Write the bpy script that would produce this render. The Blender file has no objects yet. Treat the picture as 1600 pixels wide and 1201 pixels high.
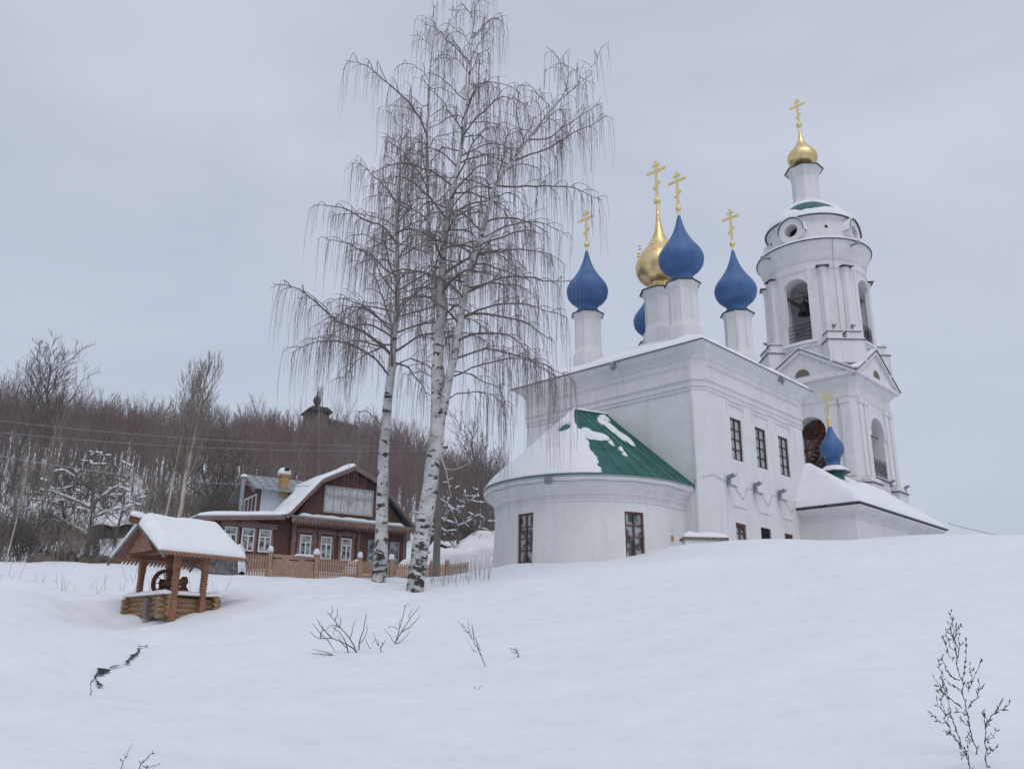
import bpy, bmesh, math, random
import numpy as np
from mathutils import Vector, Matrix, noise as mnoise
sc = bpy.context.scene
R = math.radians
rnd = random.Random(7)

# ------------------------------------------------------------------ camera
F_PX, YAW, PITCH, ROLL = 1370.7, .80855, .305597, .010749
_cp, _sp, _cr, _sr = math.cos(PITCH), math.sin(PITCH), math.cos(ROLL), math.sin(ROLL)
FW = np.array([0, _cp, _sp]); _ri = np.array([1., 0, 0]); _up = np.array([0, -_sp, _cp])
RI = _ri*_cr + _up*_sr; UP = -_ri*_sr + _up*_cr
cam = bpy.data.cameras.new('camera'); co = bpy.data.objects.new('camera', cam)
sc.collection.objects.link(co); sc.camera = co
cam.sensor_width = 36; cam.lens = F_PX/1600*36; cam.clip_start = .05; cam.clip_end = 3000
co.matrix_world = Matrix([[RI[0], UP[0], -FW[0], 0], [RI[1], UP[1], -FW[1], 0], [RI[2], UP[2], -FW[2], 0], [0, 0, 0, 1]])

# ------------------------------------------------------------------ world, sun, exposure
SUN_AZ, SUN_EL = R(165), R(58)          # azimuth from +Y towards +X
w = bpy.data.worlds.new('World'); sc.world = w; w.use_nodes = True
nt = w.node_tree; nt.nodes.clear(); N = nt.nodes.new; L = nt.links.new
sky = N('ShaderNodeTexSky'); sky.sky_type = 'NISHITA'; sky.sun_disc = False
sky.sun_elevation = SUN_EL; sky.sun_rotation = SUN_AZ; sky.dust_density = 3
b1 = N('ShaderNodeBackground'); b1.inputs[1].default_value = .05; L(sky.outputs[0], b1.inputs[0])
tc = N('ShaderNodeTexCoord'); mp = N('ShaderNodeMapping'); mp.inputs['Scale'].default_value = (1, 1, 2.2)
L(tc.outputs['Generated'], mp.inputs[0])
nz = N('ShaderNodeTexNoise'); nz.inputs['Scale'].default_value = 1.5; nz.inputs['Detail'].default_value = 5; nz.inputs['Roughness'].default_value = .55; nz.inputs['Distortion'].default_value = .4
L(mp.outputs[0], nz.inputs[0])
cr = N('ShaderNodeValToRGB'); e = cr.color_ramp.elements
e[0].position = .32; e[0].color = (.345, .37, .418, 1); e[1].position = .68; e[1].color = (.465, .478, .525, 1)
L(nz.outputs[0], cr.inputs[0])
b2 = N('ShaderNodeBackground'); b2.inputs[1].default_value = 1.0; # an overcast sky is brighter overhead than at the horizon
sxw = N('ShaderNodeSeparateXYZ'); L(tc.outputs['Generated'], sxw.inputs[0])
mrw = N('ShaderNodeMapRange'); mrw.inputs['From Min'].default_value = 0; mrw.inputs['From Max'].default_value = 1; mrw.inputs['To Min'].default_value = .86; mrw.inputs['To Max'].default_value = 1.28
L(sxw.outputs[2], mrw.inputs[0]); vmw = N('ShaderNodeVectorMath'); vmw.operation = 'SCALE'; L(cr.outputs[0], vmw.inputs[0]); L(mrw.outputs[0], vmw.inputs['Scale'])
L(vmw.outputs[0], b2.inputs[0])
ad = N('ShaderNodeAddShader'); L(b1.outputs[0], ad.inputs[0]); L(b2.outputs[0], ad.inputs[1])
wo = N('ShaderNodeOutputWorld'); L(ad.outputs[0], wo.inputs[0])
sl = bpy.data.lights.new('sun', 'SUN'); sl.energy = .5; sl.angle = R(35); sl.color = (1, .97, .93)
so = bpy.data.objects.new('sun', sl); sc.collection.objects.link(so)
sd = Vector((math.sin(SUN_AZ)*math.cos(SUN_EL), math.cos(SUN_AZ)*math.cos(SUN_EL), math.sin(SUN_EL)))
so.rotation_euler = sd.to_track_quat('Z', 'Y').to_euler()
sc.view_settings.view_transform = 'Standard'; sc.view_settings.look = 'None'
sc.view_settings.exposure = .05; sc.view_settings.gamma = 1

# ------------------------------------------------------------------ helpers
C = sc.collection
def ray(x, y): return FW + RI*(x-800)/F_PX - UP*(y-600.5)/F_PX
def hd(x, y, d):
    v = ray(x, y); return v*(d/math.hypot(v[0], v[1]))
def pol(az, d, z): return np.array([math.sin(R(az))*d, math.cos(R(az))*d, z])
def proj(P):
    P = np.asarray(P, float); z = P@FW; return 800+F_PX*(P@RI)/z, 600.5-F_PX*(P@UP)/z

class MB:
    def __init__(s): s.v = []; s.f = []; s.off = (0, 0, 0)
    def add(s, vs, fs, M=None):
        n = len(s.v)
        if M is not None: vs = [tuple(M @ Vector(p)) for p in vs]
        s.v += [tuple(p) for p in vs]; s.f += [tuple(i+n for i in f) for f in fs]; return s
    def box(s, x0, x1, y0, y1, z0, z1, M=None):
        vs = [(x, y, z) for z in (z0, z1) for y in (y0, y1) for x in (x0, x1)]
        return s.add(vs, [(0, 2, 3, 1), (4, 5, 7, 6), (0, 1, 5, 4), (2, 6, 7, 3), (0, 4, 6, 2), (1, 3, 7, 5)], M)
    def loft(s, rings, M=None, cap=True, closed=True):
        n = len(rings[0]); vs = [p for r in rings for p in r]; fs = []
        for i in range(len(rings)-1):
            for j in range(n if closed else n-1):
                k = (j+1) % n; fs.append((i*n+j, i*n+k, (i+1)*n+k, (i+1)*n+j))
        if cap: fs += [tuple(range(n-1, -1, -1)), tuple((len(rings)-1)*n+j for j in range(n))]
        return s.add(vs, fs, M)
    def lathe(s, prof, n=32, c=(0, 0), M=None, cap=True, ph=0):
        return s.loft([[(c[0]+r*math.cos(ph+2*math.pi*j/n), c[1]+r*math.sin(ph+2*math.pi*j/n), z) for j in range(n)] for r, z in prof], M, cap)
    def prism(s, poly, y0, y1, M=None):      # polygon in x,z extruded along y
        n = len(poly)
        vs = [(p[0], y0, p[1]) for p in poly]+[(p[0], y1, p[1]) for p in poly]
        return s.add(vs, [tuple(range(n)), tuple(range(2*n-1, n-1, -1))]+[(j, j+n, (j+1) % n+n, (j+1) % n) for j in range(n)], M)
    def tube(s, pts, rad, n=6, M=None):
        pts = [Vector(p) for p in pts]; rings = []
        if not hasattr(rad, '__len__'): rad = [rad]*len(pts)
        ref = None
        for i, p in enumerate(pts):
            t = (pts[min(i+1, len(pts)-1)]-pts[max(i-1, 0)]).normalized()
            if ref is None: ref = Vector((0, 0, 1)) if abs(t.z) < .9 else Vector((1, 0, 0))
            a = (ref-t*ref.dot(t)).normalized(); b = t.cross(a); ref = a
            rings.append([tuple(p+(a*math.cos(2*math.pi*j/n)+b*math.sin(2*math.pi*j/n))*rad[i]) for j in range(n)])
        return s.loft(rings, M)
    def build(s, name, mat, parent=None, smooth=False, off=None, fix=True):
        me = bpy.data.meshes.new(name)
        o3 = off or s.off
        me.from_pydata([(p[0]-o3[0], p[1]-o3[1], p[2]-o3[2]) for p in s.v], [], s.f); me.update()
        if fix:
            bm = bmesh.new(); bm.from_mesh(me); bmesh.ops.recalc_face_normals(bm, faces=bm.faces); bm.to_mesh(me); bm.free()
        if mat: me.materials.append(mat)
        if smooth:
            me.polygons.foreach_set('use_smooth', [True]*len(me.polygons))
            if smooth != 2:
                bm = bmesh.new(); bm.from_mesh(me)
                for ed in bm.edges:
                    if len(ed.link_faces) == 2 and ed.calc_face_angle(0) > R(38): ed.smooth = False
                bm.to_mesh(me); bm.free()
        o = bpy.data.objects.new(name, me); C.objects.link(o)
        if parent: o.parent = parent
        return o
def np_mesh(name, V, Fq, mat, parent=None, smooth=False):
    me = bpy.data.meshes.new(name); V = np.asarray(V, np.float32); Fq = np.asarray(Fq, np.int32); k = Fq.shape[1]
    me.vertices.add(len(V)); me.vertices.foreach_set('co', V.ravel())
    me.loops.add(Fq.size); me.loops.foreach_set('vertex_index', Fq.ravel())
    me.polygons.add(len(Fq)); me.polygons.foreach_set('loop_start', np.arange(len(Fq), dtype=np.int32)*k)
    me.update(calc_edges=True)
    if smooth: me.polygons.foreach_set('use_smooth', np.ones(len(Fq), bool))
    me.materials.append(mat); me.validate()
    o = bpy.data.objects.new(name, me); C.objects.link(o)
    if parent: o.parent = parent
    return o
def strands(P, Rr, sides=3):
    """P [N,K,3], Rr [N,K] -> verts, quads of thin tubes"""
    P = np.asarray(P, float); Rr = np.asarray(Rr, float); Nn, K, _ = P.shape
    d = P[:, -1]-P[:, 0]; d /= np.linalg.norm(d, axis=1, keepdims=True)+1e-9
    ref = np.where(np.abs(d[:, 2:3]) < .8, np.array([[0, 0, 1.]]), np.array([[1., 0, 0]]))
    a = np.cross(d, ref); a /= np.linalg.norm(a, axis=1, keepdims=True); b = np.cross(d, a)
    th = np.arange(sides)*2*np.pi/sides
    ofs = a[:, None, None, :]*np.cos(th)[None, None, :, None]+b[:, None, None, :]*np.sin(th)[None, None, :, None]
    V = P[:, :, None, :]+ofs*Rr[:, :, None, None]
    idx = np.arange(Nn*K*sides).reshape(Nn, K, sides)
    i0 = idx[:, :-1]; i1 = idx[:, 1:]
    Fq = np.stack([i0, np.roll(i0, -1, 2), np.roll(i1, -1, 2), i1], -1).reshape(-1, 4)
    return V.reshape(-1, 3), Fq
def merge(parts):
    Vs = []; Fs = []; n = 0
    for V, Fq in parts:
        Vs.append(V); Fs.append(Fq+n); n += len(V)
    return np.concatenate(Vs), np.concatenate(Fs)
def thing(name, label, cat, loc=(0, 0, 0), rz=0, group=None):
    o = bpy.data.objects.new(name, None); C.objects.link(o); o.location = loc; o.rotation_euler = (0, 0, rz)
    o.empty_display_size = .2
    return tag(o, label, cat, group)
def tag(o, label=None, cat=None, group=None, kind=None):
    for k, v in (('label', label), ('category', cat), ('group', group), ('kind', kind)):
        if v: o[k] = v
    return o
def copy_tree(o, parent=None):
    c = o.copy(); C.objects.link(c)
    for k in ('label',):
        pass
    if parent: c.parent = parent
    for ch in list(o.children): copy_tree(ch, c)
    return c
def cut(o, cutters):
    for c in cutters:
        m = o.modifiers.new('cut', 'BOOLEAN'); m.operation = 'DIFFERENCE'; m.solver = 'EXACT'; m.object = c
    bpy.context.view_layer.update()
    dg = bpy.context.evaluated_depsgraph_get()
    me = bpy.data.meshes.new_from_object(o.evaluated_get(dg)); o.modifiers.clear(); old = o.data; o.data = me
    me.name = old.name
    for c in cutters:
        m = c.data; bpy.data.objects.remove(c); bpy.data.meshes.remove(m)
    return o
def slab(fn, nu, nv, thick, name, mat, parent=None, off=(0, 0, 0), low=-.02):
    """snow lying on a surface: fn(u,v) -> point, thick(u,v) -> metres (<=0: bare)"""
    T = [[thick(i/nu, j/nv) for j in range(nv+1)] for i in range(nu+1)]
    P = [[Vector(fn(i/nu, j/nv)) for j in range(nv+1)] for i in range(nu+1)]
    cell = [[max(T[i][j], T[i+1][j], T[i][j+1], T[i+1][j+1]) > 0 for j in range(nv)] for i in range(nu)]
    mb = MB(); ids = {}
    def vid(i, j, top):
        k = (i, j, top)
        if k not in ids:
            z = max(T[i][j], low+.005) if top else low
            ids[k] = len(mb.v); p = P[i][j]; mb.v.append((p[0], p[1], p[2]+z))
        return ids[k]
    for i in range(nu):
        for j in range(nv):
            if not cell[i][j]: continue
            q = [(i, j), (i+1, j), (i+1, j+1), (i, j+1)]
            mb.f.append(tuple(vid(a, b, 1) for a, b in q)); mb.f.append(tuple(vid(a, b, 0) for a, b in reversed(q)))
            for (a, b), (ni, nj) in zip(((0, 1), (1, 2), (2, 3), (3, 0)), ((i, j-1), (i+1, j), (i, j+1), (i-1, j))):
                if not (0 <= ni < nu and 0 <= nj < nv and cell[ni][nj]):
                    mb.f.append((vid(*q[b], 1), vid(*q[a], 1), vid(*q[a], 0), vid(*q[b], 0)))
    return mb.build(name, mat, parent, smooth=2, off=off)
def fbm(x, y, z=0, o=3): return mnoise.fractal(Vector((x, y, z)), 1.0, 2.0, o)

# ------------------------------------------------------------------ materials
def mat(name, col, rough=.8, metal=0, spec=.3):
    m = bpy.data.materials.new(name); m.use_nodes = True; b = m.node_tree.nodes['Principled BSDF']
    b.inputs['Base Color'].default_value = (*col, 1); b.inputs['Roughness'].default_value = rough
    b.inputs['Metallic'].default_value = metal; b.inputs['Specular IOR Level'].default_value = spec
    m.diffuse_color = (*col, 1); return m
def nodes(m): return m.node_tree, m.node_tree.nodes['Principled BSDF']
def noisy(name, c1, c2, scale=3, detail=6, rough=.8, stretch=(1, 1, 1), lo=.35, hi=.65, bump=0, bscale=None, bdist=.02, metal=0, spec=.3, c3=None):
    m = mat(name, c1, rough, metal, spec); t, b = nodes(m)
    tc = t.nodes.new('ShaderNodeTexCoord'); mp = t.nodes.new('ShaderNodeMapping'); mp.inputs['Scale'].default_value = stretch
    t.links.new(tc.outputs['Object'], mp.inputs[0])
    n = t.nodes.new('ShaderNodeTexNoise'); n.inputs['Scale'].default_value = scale; n.inputs['Detail'].default_value = detail
    t.links.new(mp.outputs[0], n.inputs[0])
    r = t.nodes.new('ShaderNodeValToRGB'); r.color_ramp.elements[0].position = lo; r.color_ramp.elements[1].position = hi
    r.color_ramp.elements[0].color = (*c1, 1); r.color_ramp.elements[1].color = (*c2, 1)
    t.links.new(n.outputs[0], r.inputs[0]); t.links.new(r.outputs[0], b.inputs['Base Color'])
    if bump:
        n2 = t.nodes.new('ShaderNodeTexNoise'); n2.inputs['Scale'].default_value = bscale or scale*3; n2.inputs['Detail'].default_value = 6
        t.links.new(mp.outputs[0], n2.inputs[0])
        bp = t.nodes.new('ShaderNodeBump'); bp.inputs['Strength'].default_value = bump; bp.inputs['Distance'].default_value = bdist
        t.links.new(n2.outputs[0], bp.inputs['Height']); t.links.new(bp.outputs[0], b.inputs['Normal'])
    return m
M = {}
M['snow'] = noisy('snow', (.69, .725, .77), (.725, .755, .795), 2.5, 6, .75, bump=.5, bscale=9, bdist=.035, spec=.2)
M['roofsnow'] = noisy('roof_snow', (.72, .745, .785), (.76, .78, .81), 2, 5, .75, bump=.35, bscale=5, bdist=.04, spec=.2)
M['stonewall'] = noisy('dark_stone', (.06, .06, .062), (.2, .2, .205), 4, 8, .9, bump=.8, bscale=8, bdist=.1)
M['palewood'] = noisy('pale_grey_paint', (.30, .31, .30), (.40, .41, .40), 5, 5, .7)
M['glass'] = mat('window_glass', (.04, .05, .06), .08, 0, .6)
M['curtain'] = noisy('net_curtain', (.38, .40, .42), (.62, .64, .66), 14, 4, .8, stretch=(2.2, 2.2, .3))
M['brownframe'] = noisy('brown_frame', (.10, .042, .03), (.17, .075, .05), 6, 5, .6)
M['darkbrown'] = noisy('dark_brown_frame', (.05, .028, .024), (.085, .05, .042), 6, 5, .6)
M['whiteframe'] = mat('white_frame_paint', (.68, .69, .68), .5)
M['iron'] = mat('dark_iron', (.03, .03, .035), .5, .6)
M['tin'] = noisy('dark_tin', (.05, .055, .06), (.11, .12, .13), 5, 5, .5, metal=.4)
M['greymetal'] = noisy('grey_metal', (.22, .25, .27), (.33, .36, .38), 3, 6, .45, metal=.5)
M['bronze'] = noisy('bell_bronze', (.035, .035, .04), (.08, .08, .085), 5, 4, .5, metal=.5)
M['brick'] = noisy('chimney_brick', (.30, .19, .09), (.42, .29, .15), 9, 5, .9, bump=.5)
def plaster(name, c1, c2, c3):
    m = mat(name, c1, .85); t, b = nodes(m)
    tc = t.nodes.new('ShaderNodeTexCoord')
    n = t.nodes.new('ShaderNodeTexNoise'); n.inputs['Scale'].default_value = .8; n.inputs['Detail'].default_value = 9; n.inputs['Roughness'].default_value = .62
    t.links.new(tc.outputs['Object'], n.inputs[0])
    r = t.nodes.new('ShaderNodeValToRGB'); r.color_ramp.elements[0].position = .36; r.color_ramp.elements[1].position = .6
    r.color_ramp.elements[0].color = (*c2, 1); r.color_ramp.elements[1].color = (*c1, 1); t.links.new(n.outputs[0], r.inputs[0])
    mp = t.nodes.new('ShaderNodeMapping'); mp.inputs['Scale'].default_value = (1.6, 1.6, .16); t.links.new(tc.outputs['Object'], mp.inputs[0])
    n3 = t.nodes.new('ShaderNodeTexNoise'); n3.inputs['Scale'].default_value = 1.7; n3.inputs['Detail'].default_value = 8; t.links.new(mp.outputs[0], n3.inputs[0])
    r3 = t.nodes.new('ShaderNodeValToRGB'); r3.color_ramp.elements[0].position = .54; r3.color_ramp.elements[1].position = .74
    r3.color_ramp.elements[0].color = (0, 0, 0, 1); r3.color_ramp.elements[1].color = (.75, .75, .75, 1); t.links.new(n3.outputs[0], r3.inputs[0])
    mx = t.nodes.new('ShaderNodeMix'); mx.data_type = 'RGBA'; t.links.new(r3.outputs[0], mx.inputs[0]); t.links.new(r.outputs[0], mx.inputs[6])
    mx.inputs[7].default_value = (*c3, 1)
    n5 = t.nodes.new('ShaderNodeTexNoise'); n5.inputs['Scale'].default_value = 3.3; n5.inputs['Detail'].default_value = 10; n5.inputs['Roughness'].default_value = .68; t.links.new(tc.outputs['Object'], n5.inputs[0])
    r5 = t.nodes.new('ShaderNodeValToRGB'); r5.color_ramp.elements[0].position = .62; r5.color_ramp.elements[1].position = .70; r5.color_ramp.elements[0].color = (0, 0, 0, 1); r5.color_ramp.elements[1].color = (.6, .6, .6, 1); t.links.new(n5.outputs[0], r5.inputs[0])
    mx5 = t.nodes.new('ShaderNodeMix'); mx5.data_type = 'RGBA'; t.links.new(r5.outputs[0], mx5.inputs[0]); t.links.new(mx.outputs[2], mx5.inputs[6]); mx5.inputs[7].default_value = (.47, .46, .44, 1)
    t.links.new(mx5.outputs[2], b.inputs['Base Color'])
    # whitewashed brickwork courses and lumpy lime wash
    br = t.nodes.new('ShaderNodeTexBrick'); br.inputs['Scale'].default_value = 1; br.inputs['Brick Width'].default_value = .27; br.inputs['Row Height'].default_value = .09
    br.inputs['Mortar Size'].default_value = .008; br.inputs['Mortar Smooth'].default_value = .5
    sx = t.nodes.new('ShaderNodeSeparateXYZ'); cx = t.nodes.new('ShaderNodeCombineXYZ'); t.links.new(tc.outputs['Object'], sx.inputs[0])
    aa = t.nodes.new('ShaderNodeMath'); t.links.new(sx.outputs[0], aa.inputs[0]); t.links.new(sx.outputs[1], aa.inputs[1])
    t.links.new(aa.outputs[0], cx.inputs[0]); t.links.new(sx.outputs[2], cx.inputs[1]); t.links.new(cx.outputs[0], br.inputs[0])
    n2 = t.nodes.new('ShaderNodeTexNoise'); n2.inputs['Scale'].default_value = 5; n2.inputs['Detail'].default_value = 7; t.links.new(tc.outputs['Object'], n2.inputs[0])
    ml = t.nodes.new('ShaderNodeMath'); ml.operation = 'MULTIPLY_ADD'; ml.inputs[1].default_value = -.25; t.links.new(br.outputs['Fac'], ml.inputs[0]); t.links.new(n2.outputs[0], ml.inputs[2])
    bp = t.nodes.new('ShaderNodeBump'); bp.inputs['Strength'].default_value = .55; bp.inputs['Distance'].default_value = .03
    t.links.new(ml.outputs[0], bp.inputs['Height']); t.links.new(bp.outputs[0], b.inputs['Normal'])
    return m
M['plaster'] = plaster('white_limewash', (.705, .71, .72), (.65, .655, .66), (.575, .578, .575))
M['gold'] = noisy('gold_leaf', (.84, .66, .36), (.68, .50, .24), 2.5, 6, .33, metal=1, bump=.25, bscale=3, bdist=.05)
M['crossgold'] = mat('gold_paint', (.80, .66, .32), .42, .6)
def ribbed(name, c1, c2, rough, n=16):
    m = noisy(name, c1, c2, 2, 5, rough, spec=.4); return m
M['blue'] = noisy('blue_dome_paint', (.05, .115, .27), (.072, .15, .325), 1.6, 8, .5)
def bands(m, per, amt, dist):
    t, b = nodes(m); tc = t.nodes.new('ShaderNodeTexCoord'); w_ = t.nodes.new('ShaderNodeTexWave'); w_.wave_type = 'BANDS'; w_.bands_direction = 'Z'; w_.wave_profile = 'SAW'
    w_.inputs['Scale'].default_value = 1/per/3.2; w_.inputs['Distortion'].default_value = .25; w_.inputs['Detail'].default_value = 1
    t.links.new(tc.outputs['Object'], w_.inputs[0]); n = t.nodes.new('ShaderNodeTexNoise'); n.inputs['Scale'].default_value = 3; n.inputs['Detail'].default_value = 5; t.links.new(tc.outputs['Object'], n.inputs[0])
    a = t.nodes.new('ShaderNodeMath'); t.links.new(w_.outputs['Fac'], a.inputs[0]); t.links.new(n.outputs[0], a.inputs[1])
    bp = t.nodes.new('ShaderNodeBump'); bp.inputs['Strength'].default_value = amt; bp.inputs['Distance'].default_value = dist; t.links.new(a.outputs[0], bp.inputs['Height']); t.links.new(bp.outputs[0], b.inputs['Normal'])
bands(M['blue'], .3, .35, .03); bands(M['gold'], .45, .4, .04)
M['green'] = noisy('green_roof_paint', (.012, .085, .07), (.028, .135, .115), 1.6, 6, .42, bump=.1, bscale=4)
def planks(name, c1, c2, period=.14, axis='x', rough=.75, dark=.35):
    m = mat(name, c1, rough); t, b = nodes(m)
    tc = t.nodes.new('ShaderNodeTexCoord'); mp = t.nodes.new('ShaderNodeMapping')
    mp.inputs['Scale'].default_value = (3, 3, .6) if axis == 'x' else (.6, .6, 5)
    t.links.new(tc.outputs['Object'], mp.inputs[0])
    n = t.nodes.new('ShaderNodeTexNoise'); n.inputs['Scale'].default_value = 4; n.inputs['Detail'].default_value = 7; t.links.new(mp.outputs[0], n.inputs[0])
    r = t.nodes.new('ShaderNodeValToRGB'); r.color_ramp.elements[0].position = .35; r.color_ramp.elements[1].position = .68
    r.color_ramp.elements[0].color = (*c1, 1); r.color_ramp.elements[1].color = (*c2, 1); t.links.new(n.outputs[0], r.inputs[0])
    sx = t.nodes.new('ShaderNodeSeparateXYZ'); t.links.new(tc.outputs['Object'], sx.inputs[0])
    dv = t.nodes.new('ShaderNodeMath'); dv.operation = 'DIVIDE'; dv.inputs[1].default_value = period
    t.links.new(sx.outputs[0 if axis == 'x' else 2], dv.inputs[0])
    fr = t.nodes.new('ShaderNodeMath'); fr.operation = 'FRACT'; t.links.new(dv.outputs[0], fr.inputs[0])
    gt = t.nodes.new('ShaderNodeMath'); gt.operation = 'LESS_THAN'; gt.inputs[1].default_value = .1; t.links.new(fr.outputs[0], gt.inputs[0])
    mx = t.nodes.new('ShaderNodeMix'); mx.data_type = 'RGBA'; t.links.new(gt.outputs[0], mx.inputs[0]); t.links.new(r.outputs[0], mx.inputs[6])
    mx.inputs[7].default_value = tuple(c*dark for c in c1)+(1,); t.links.new(mx.outputs[2], b.inputs['Base Color'])
    bp = t.nodes.new('ShaderNodeBump'); bp.invert = True; bp.inputs['Strength'].default_value = .6; bp.inputs['Distance'].default_value = .02
    t.links.new(gt.outputs[0], bp.inputs['Height']); t.links.new(bp.outputs[0], b.inputs['Normal'])
    return m
M['housewall'] = planks('maroon_boards', (.098, .052, .048), (.142, .078, .072), .15)
M['housetrim'] = noisy('maroon_trim', (.165, .105, .095), (.235, .158, .143), 5, 6, .7)
M['fence'] = noisy('fence_paint', (.33, .21, .155), (.43, .29, .22), 4, 6, .75, stretch=(3, 3, .6))
M['pine'] = noisy('varnished_pine', (.19, .085, .05), (.275, .13, .078), 5, 7, .55, stretch=(1, 1, 3), spec=.4)
M['log'] = noisy('pine_log', (.19, .115, .065), (.33, .22, .13), 4, 7, .7, stretch=(1, 1, 5))
M['darkpine'] = noisy('stained_wood', (.10, .04, .022), (.17, .07, .035), 5, 7, .6)
M['oldwood'] = noisy('weathered_wood', (.12, .105, .09), (.22, .2, .18), 5, 8, .9, stretch=(3, 3, .4), bump=.4)
M['hazed_wood'] = noisy('hazed_dark_wood', (.06, .055, .055), (.10, .092, .09), 2, 5, .85)  # dark chapel wood, paled because distance haze is mixed into the colour
M['earth'] = noisy('brown_earth_bank', (.075, .065, .056), (.18, .16, .138), 3, 9, .95, bump=.9, bscale=6, bdist=.2)
M['twig'] = noisy('birch_twig', (.20, .178, .172), (.28, .25, .24), 2, 3, .8)
M['bark'] = noisy('dark_bark', (.10, .09, .083), (.19, .17, .155), 7, 8, .9, stretch=(1, 1, .4), bump=.5)
M['foresttwig'] = noisy('forest_twig', (.195, .168, .166), (.275, .24, .235), .12, 4, .9)
M['redtwig'] = noisy('red_forest_twig', (.21, .152, .146), (.29, .215, .205), .2, 4, .9)
M['bushtwig'] = noisy('bush_twig', (.21, .185, .16), (.31, .275, .235), 1, 4, .9)
M['weed'] = noisy('dry_weed', (.07, .065, .065), (.13, .12, .115), 8, 4, .9)
M['water'] = noisy('stream_water', (.008, .009, .011), (.03, .03, .032), 6, 5, .55, spec=.15)
M['paleb'] = noisy('pale_bark', (.34, .29, .23), (.55, .49, .42), 3, 6, .85, stretch=(1, 1, .5))
def birch():
    m = mat('birch_bark', (.7, .7, .68), .75); t, b = nodes(m)
    tc = t.nodes.new('ShaderNodeTexCoord'); mp = t.nodes.new('ShaderNodeMapping'); mp.inputs['Scale'].default_value = (2.6, 2.6, 5.5)
    t.links.new(tc.outputs['Object'], mp.inputs[0])
    n = t.nodes.new('ShaderNodeTexNoise'); n.inputs['Scale'].default_value = 1; n.inputs['Detail'].default_value = 5; n.inputs['Roughness'].default_value = .6; n.inputs['Distortion'].default_value = .6
    t.links.new(mp.outputs[0], n.inputs[0])
    # more black towards the rough foot of the trunk
    sx = t.nodes.new('ShaderNodeSeparateXYZ'); t.links.new(tc.outputs['Object'], sx.inputs[0])
    mr = t.nodes.new('ShaderNodeMapRange'); mr.inputs['From Min'].default_value = 0; mr.inputs['From Max'].default_value = 3.2; mr.inputs['To Min'].default_value = .085; mr.inputs['To Max'].default_value = 0
    t.links.new(sx.outputs[2], mr.inputs[0])
    ad = t.nodes.new('ShaderNodeMath'); t.links.new(n.outputs[0], ad.inputs[0]); t.links.new(mr.outputs[0], ad.inputs[1])
    r = t.nodes.new('ShaderNodeValToRGB'); e = r.color_ramp.elements; e[0].position = .565; e[0].color = (1, 1, 1, 1); e[1].position = .61; e[1].color = (0, 0, 0, 1)
    t.links.new(ad.outputs[0], r.inputs[0])
    n2 = t.nodes.new('ShaderNodeTexNoise'); n2.inputs['Scale'].default_value = 2; n2.inputs['Detail'].default_value = 6; t.links.new(tc.outputs['Object'], n2.inputs[0])
    r2 = t.nodes.new('ShaderNodeValToRGB'); r2.color_ramp.elements[0].position = .35; r2.color_ramp.elements[0].color = (.30, .305, .30, 1); r2.color_ramp.elements[1].position = .6; r2.color_ramp.elements[1].color = (.52, .525, .52, 1)
    t.links.new(n2.outputs[0], r2.inputs[0])
    mx = t.nodes.new('ShaderNodeMix'); mx.data_type = 'RGBA'; t.links.new(r.outputs[0], mx.inputs[0]); mx.inputs[6].default_value = (.045, .043, .042, 1); t.links.new(r2.outputs[0], mx.inputs[7])
    t.links.new(mx.outputs[2], b.inputs['Base Color'])
    bp = t.nodes.new('ShaderNodeBump'); bp.inputs['Strength'].default_value = .5; bp.inputs['Distance'].default_value = .03; t.links.new(r.outputs[0], bp.inputs['Height']); t.links.new(bp.outputs[0], b.inputs['Normal'])
    return m
M['birch'] = birch()

# ------------------------------------------------------------------ church frame
dX = np.array([math.cos(YAW), math.sin(YAW), 0]); dY = np.array([-math.sin(YAW), math.cos(YAW), 0])
CO = np.array([9.06, 38.96, 0]); CZ = 4.6
def frC(a, b, z=0): return CO+dX*a+dY*b+np.array([0, 0, z])
COFF = (0, 0, CZ)

# ------------------------------------------------------------------ ground
ctl = []
def cpx(px, py, d): ctl.append(hd(px, py, d))
def cpo(az, d, z): ctl.append(pol(az, d, z))
for px, rows in {
    -250: ((1201, 6.3), (1060, 12), (950, 24), (905, 34), (880, 46)),
    0: ((1201, 6.3), (1090, 10), (1000, 17), (930, 28), (900, 36), (884, 44)),
    120: ((1080, 12.2), (885, 44)),
    250: ((1201, 6.3), (1100, 10.3), (1035, 15), (975, 25.5), (930, 32), (905, 38)),
    400: ((1130, 9), (1050, 13.5), (985, 21), (930, 29), (905, 36.5)),
    560: ((1201, 6.3), (1100, 10), (1030, 14), (970, 20.5), (930, 28), (903, 37)),
    648: ((918, 32),), 592: ((911, 33.3),), 690: ((902, 38),),
    760: ((1201, 6.3), (1100, 9.6), (1040, 13), (975, 19.5), (930, 27), (900, 35)),
    950: ((1201, 6.2), (1100, 9.2), (1030, 12.6), (960, 18.5), (905, 27), (880, 32.5)),
    1160: ((1201, 6.1), (1100, 8.8), (1010, 13), (940, 19.5), (885, 29)),
    1350: ((1201, 6.1), (1100, 8.8), (1000, 13), (920, 21), (870, 31)),
    1500: ((1100, 8.8), (860, 33), (838, 42)),
    1600: ((1201, 6.1), (1000, 13), (920, 20), (860, 33), (839, 44)),
    1900: ((1201, 6), (1000, 13), (900, 24), (850, 44))}.items():
    for py, d in rows: cpx(px, py, d)
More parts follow.
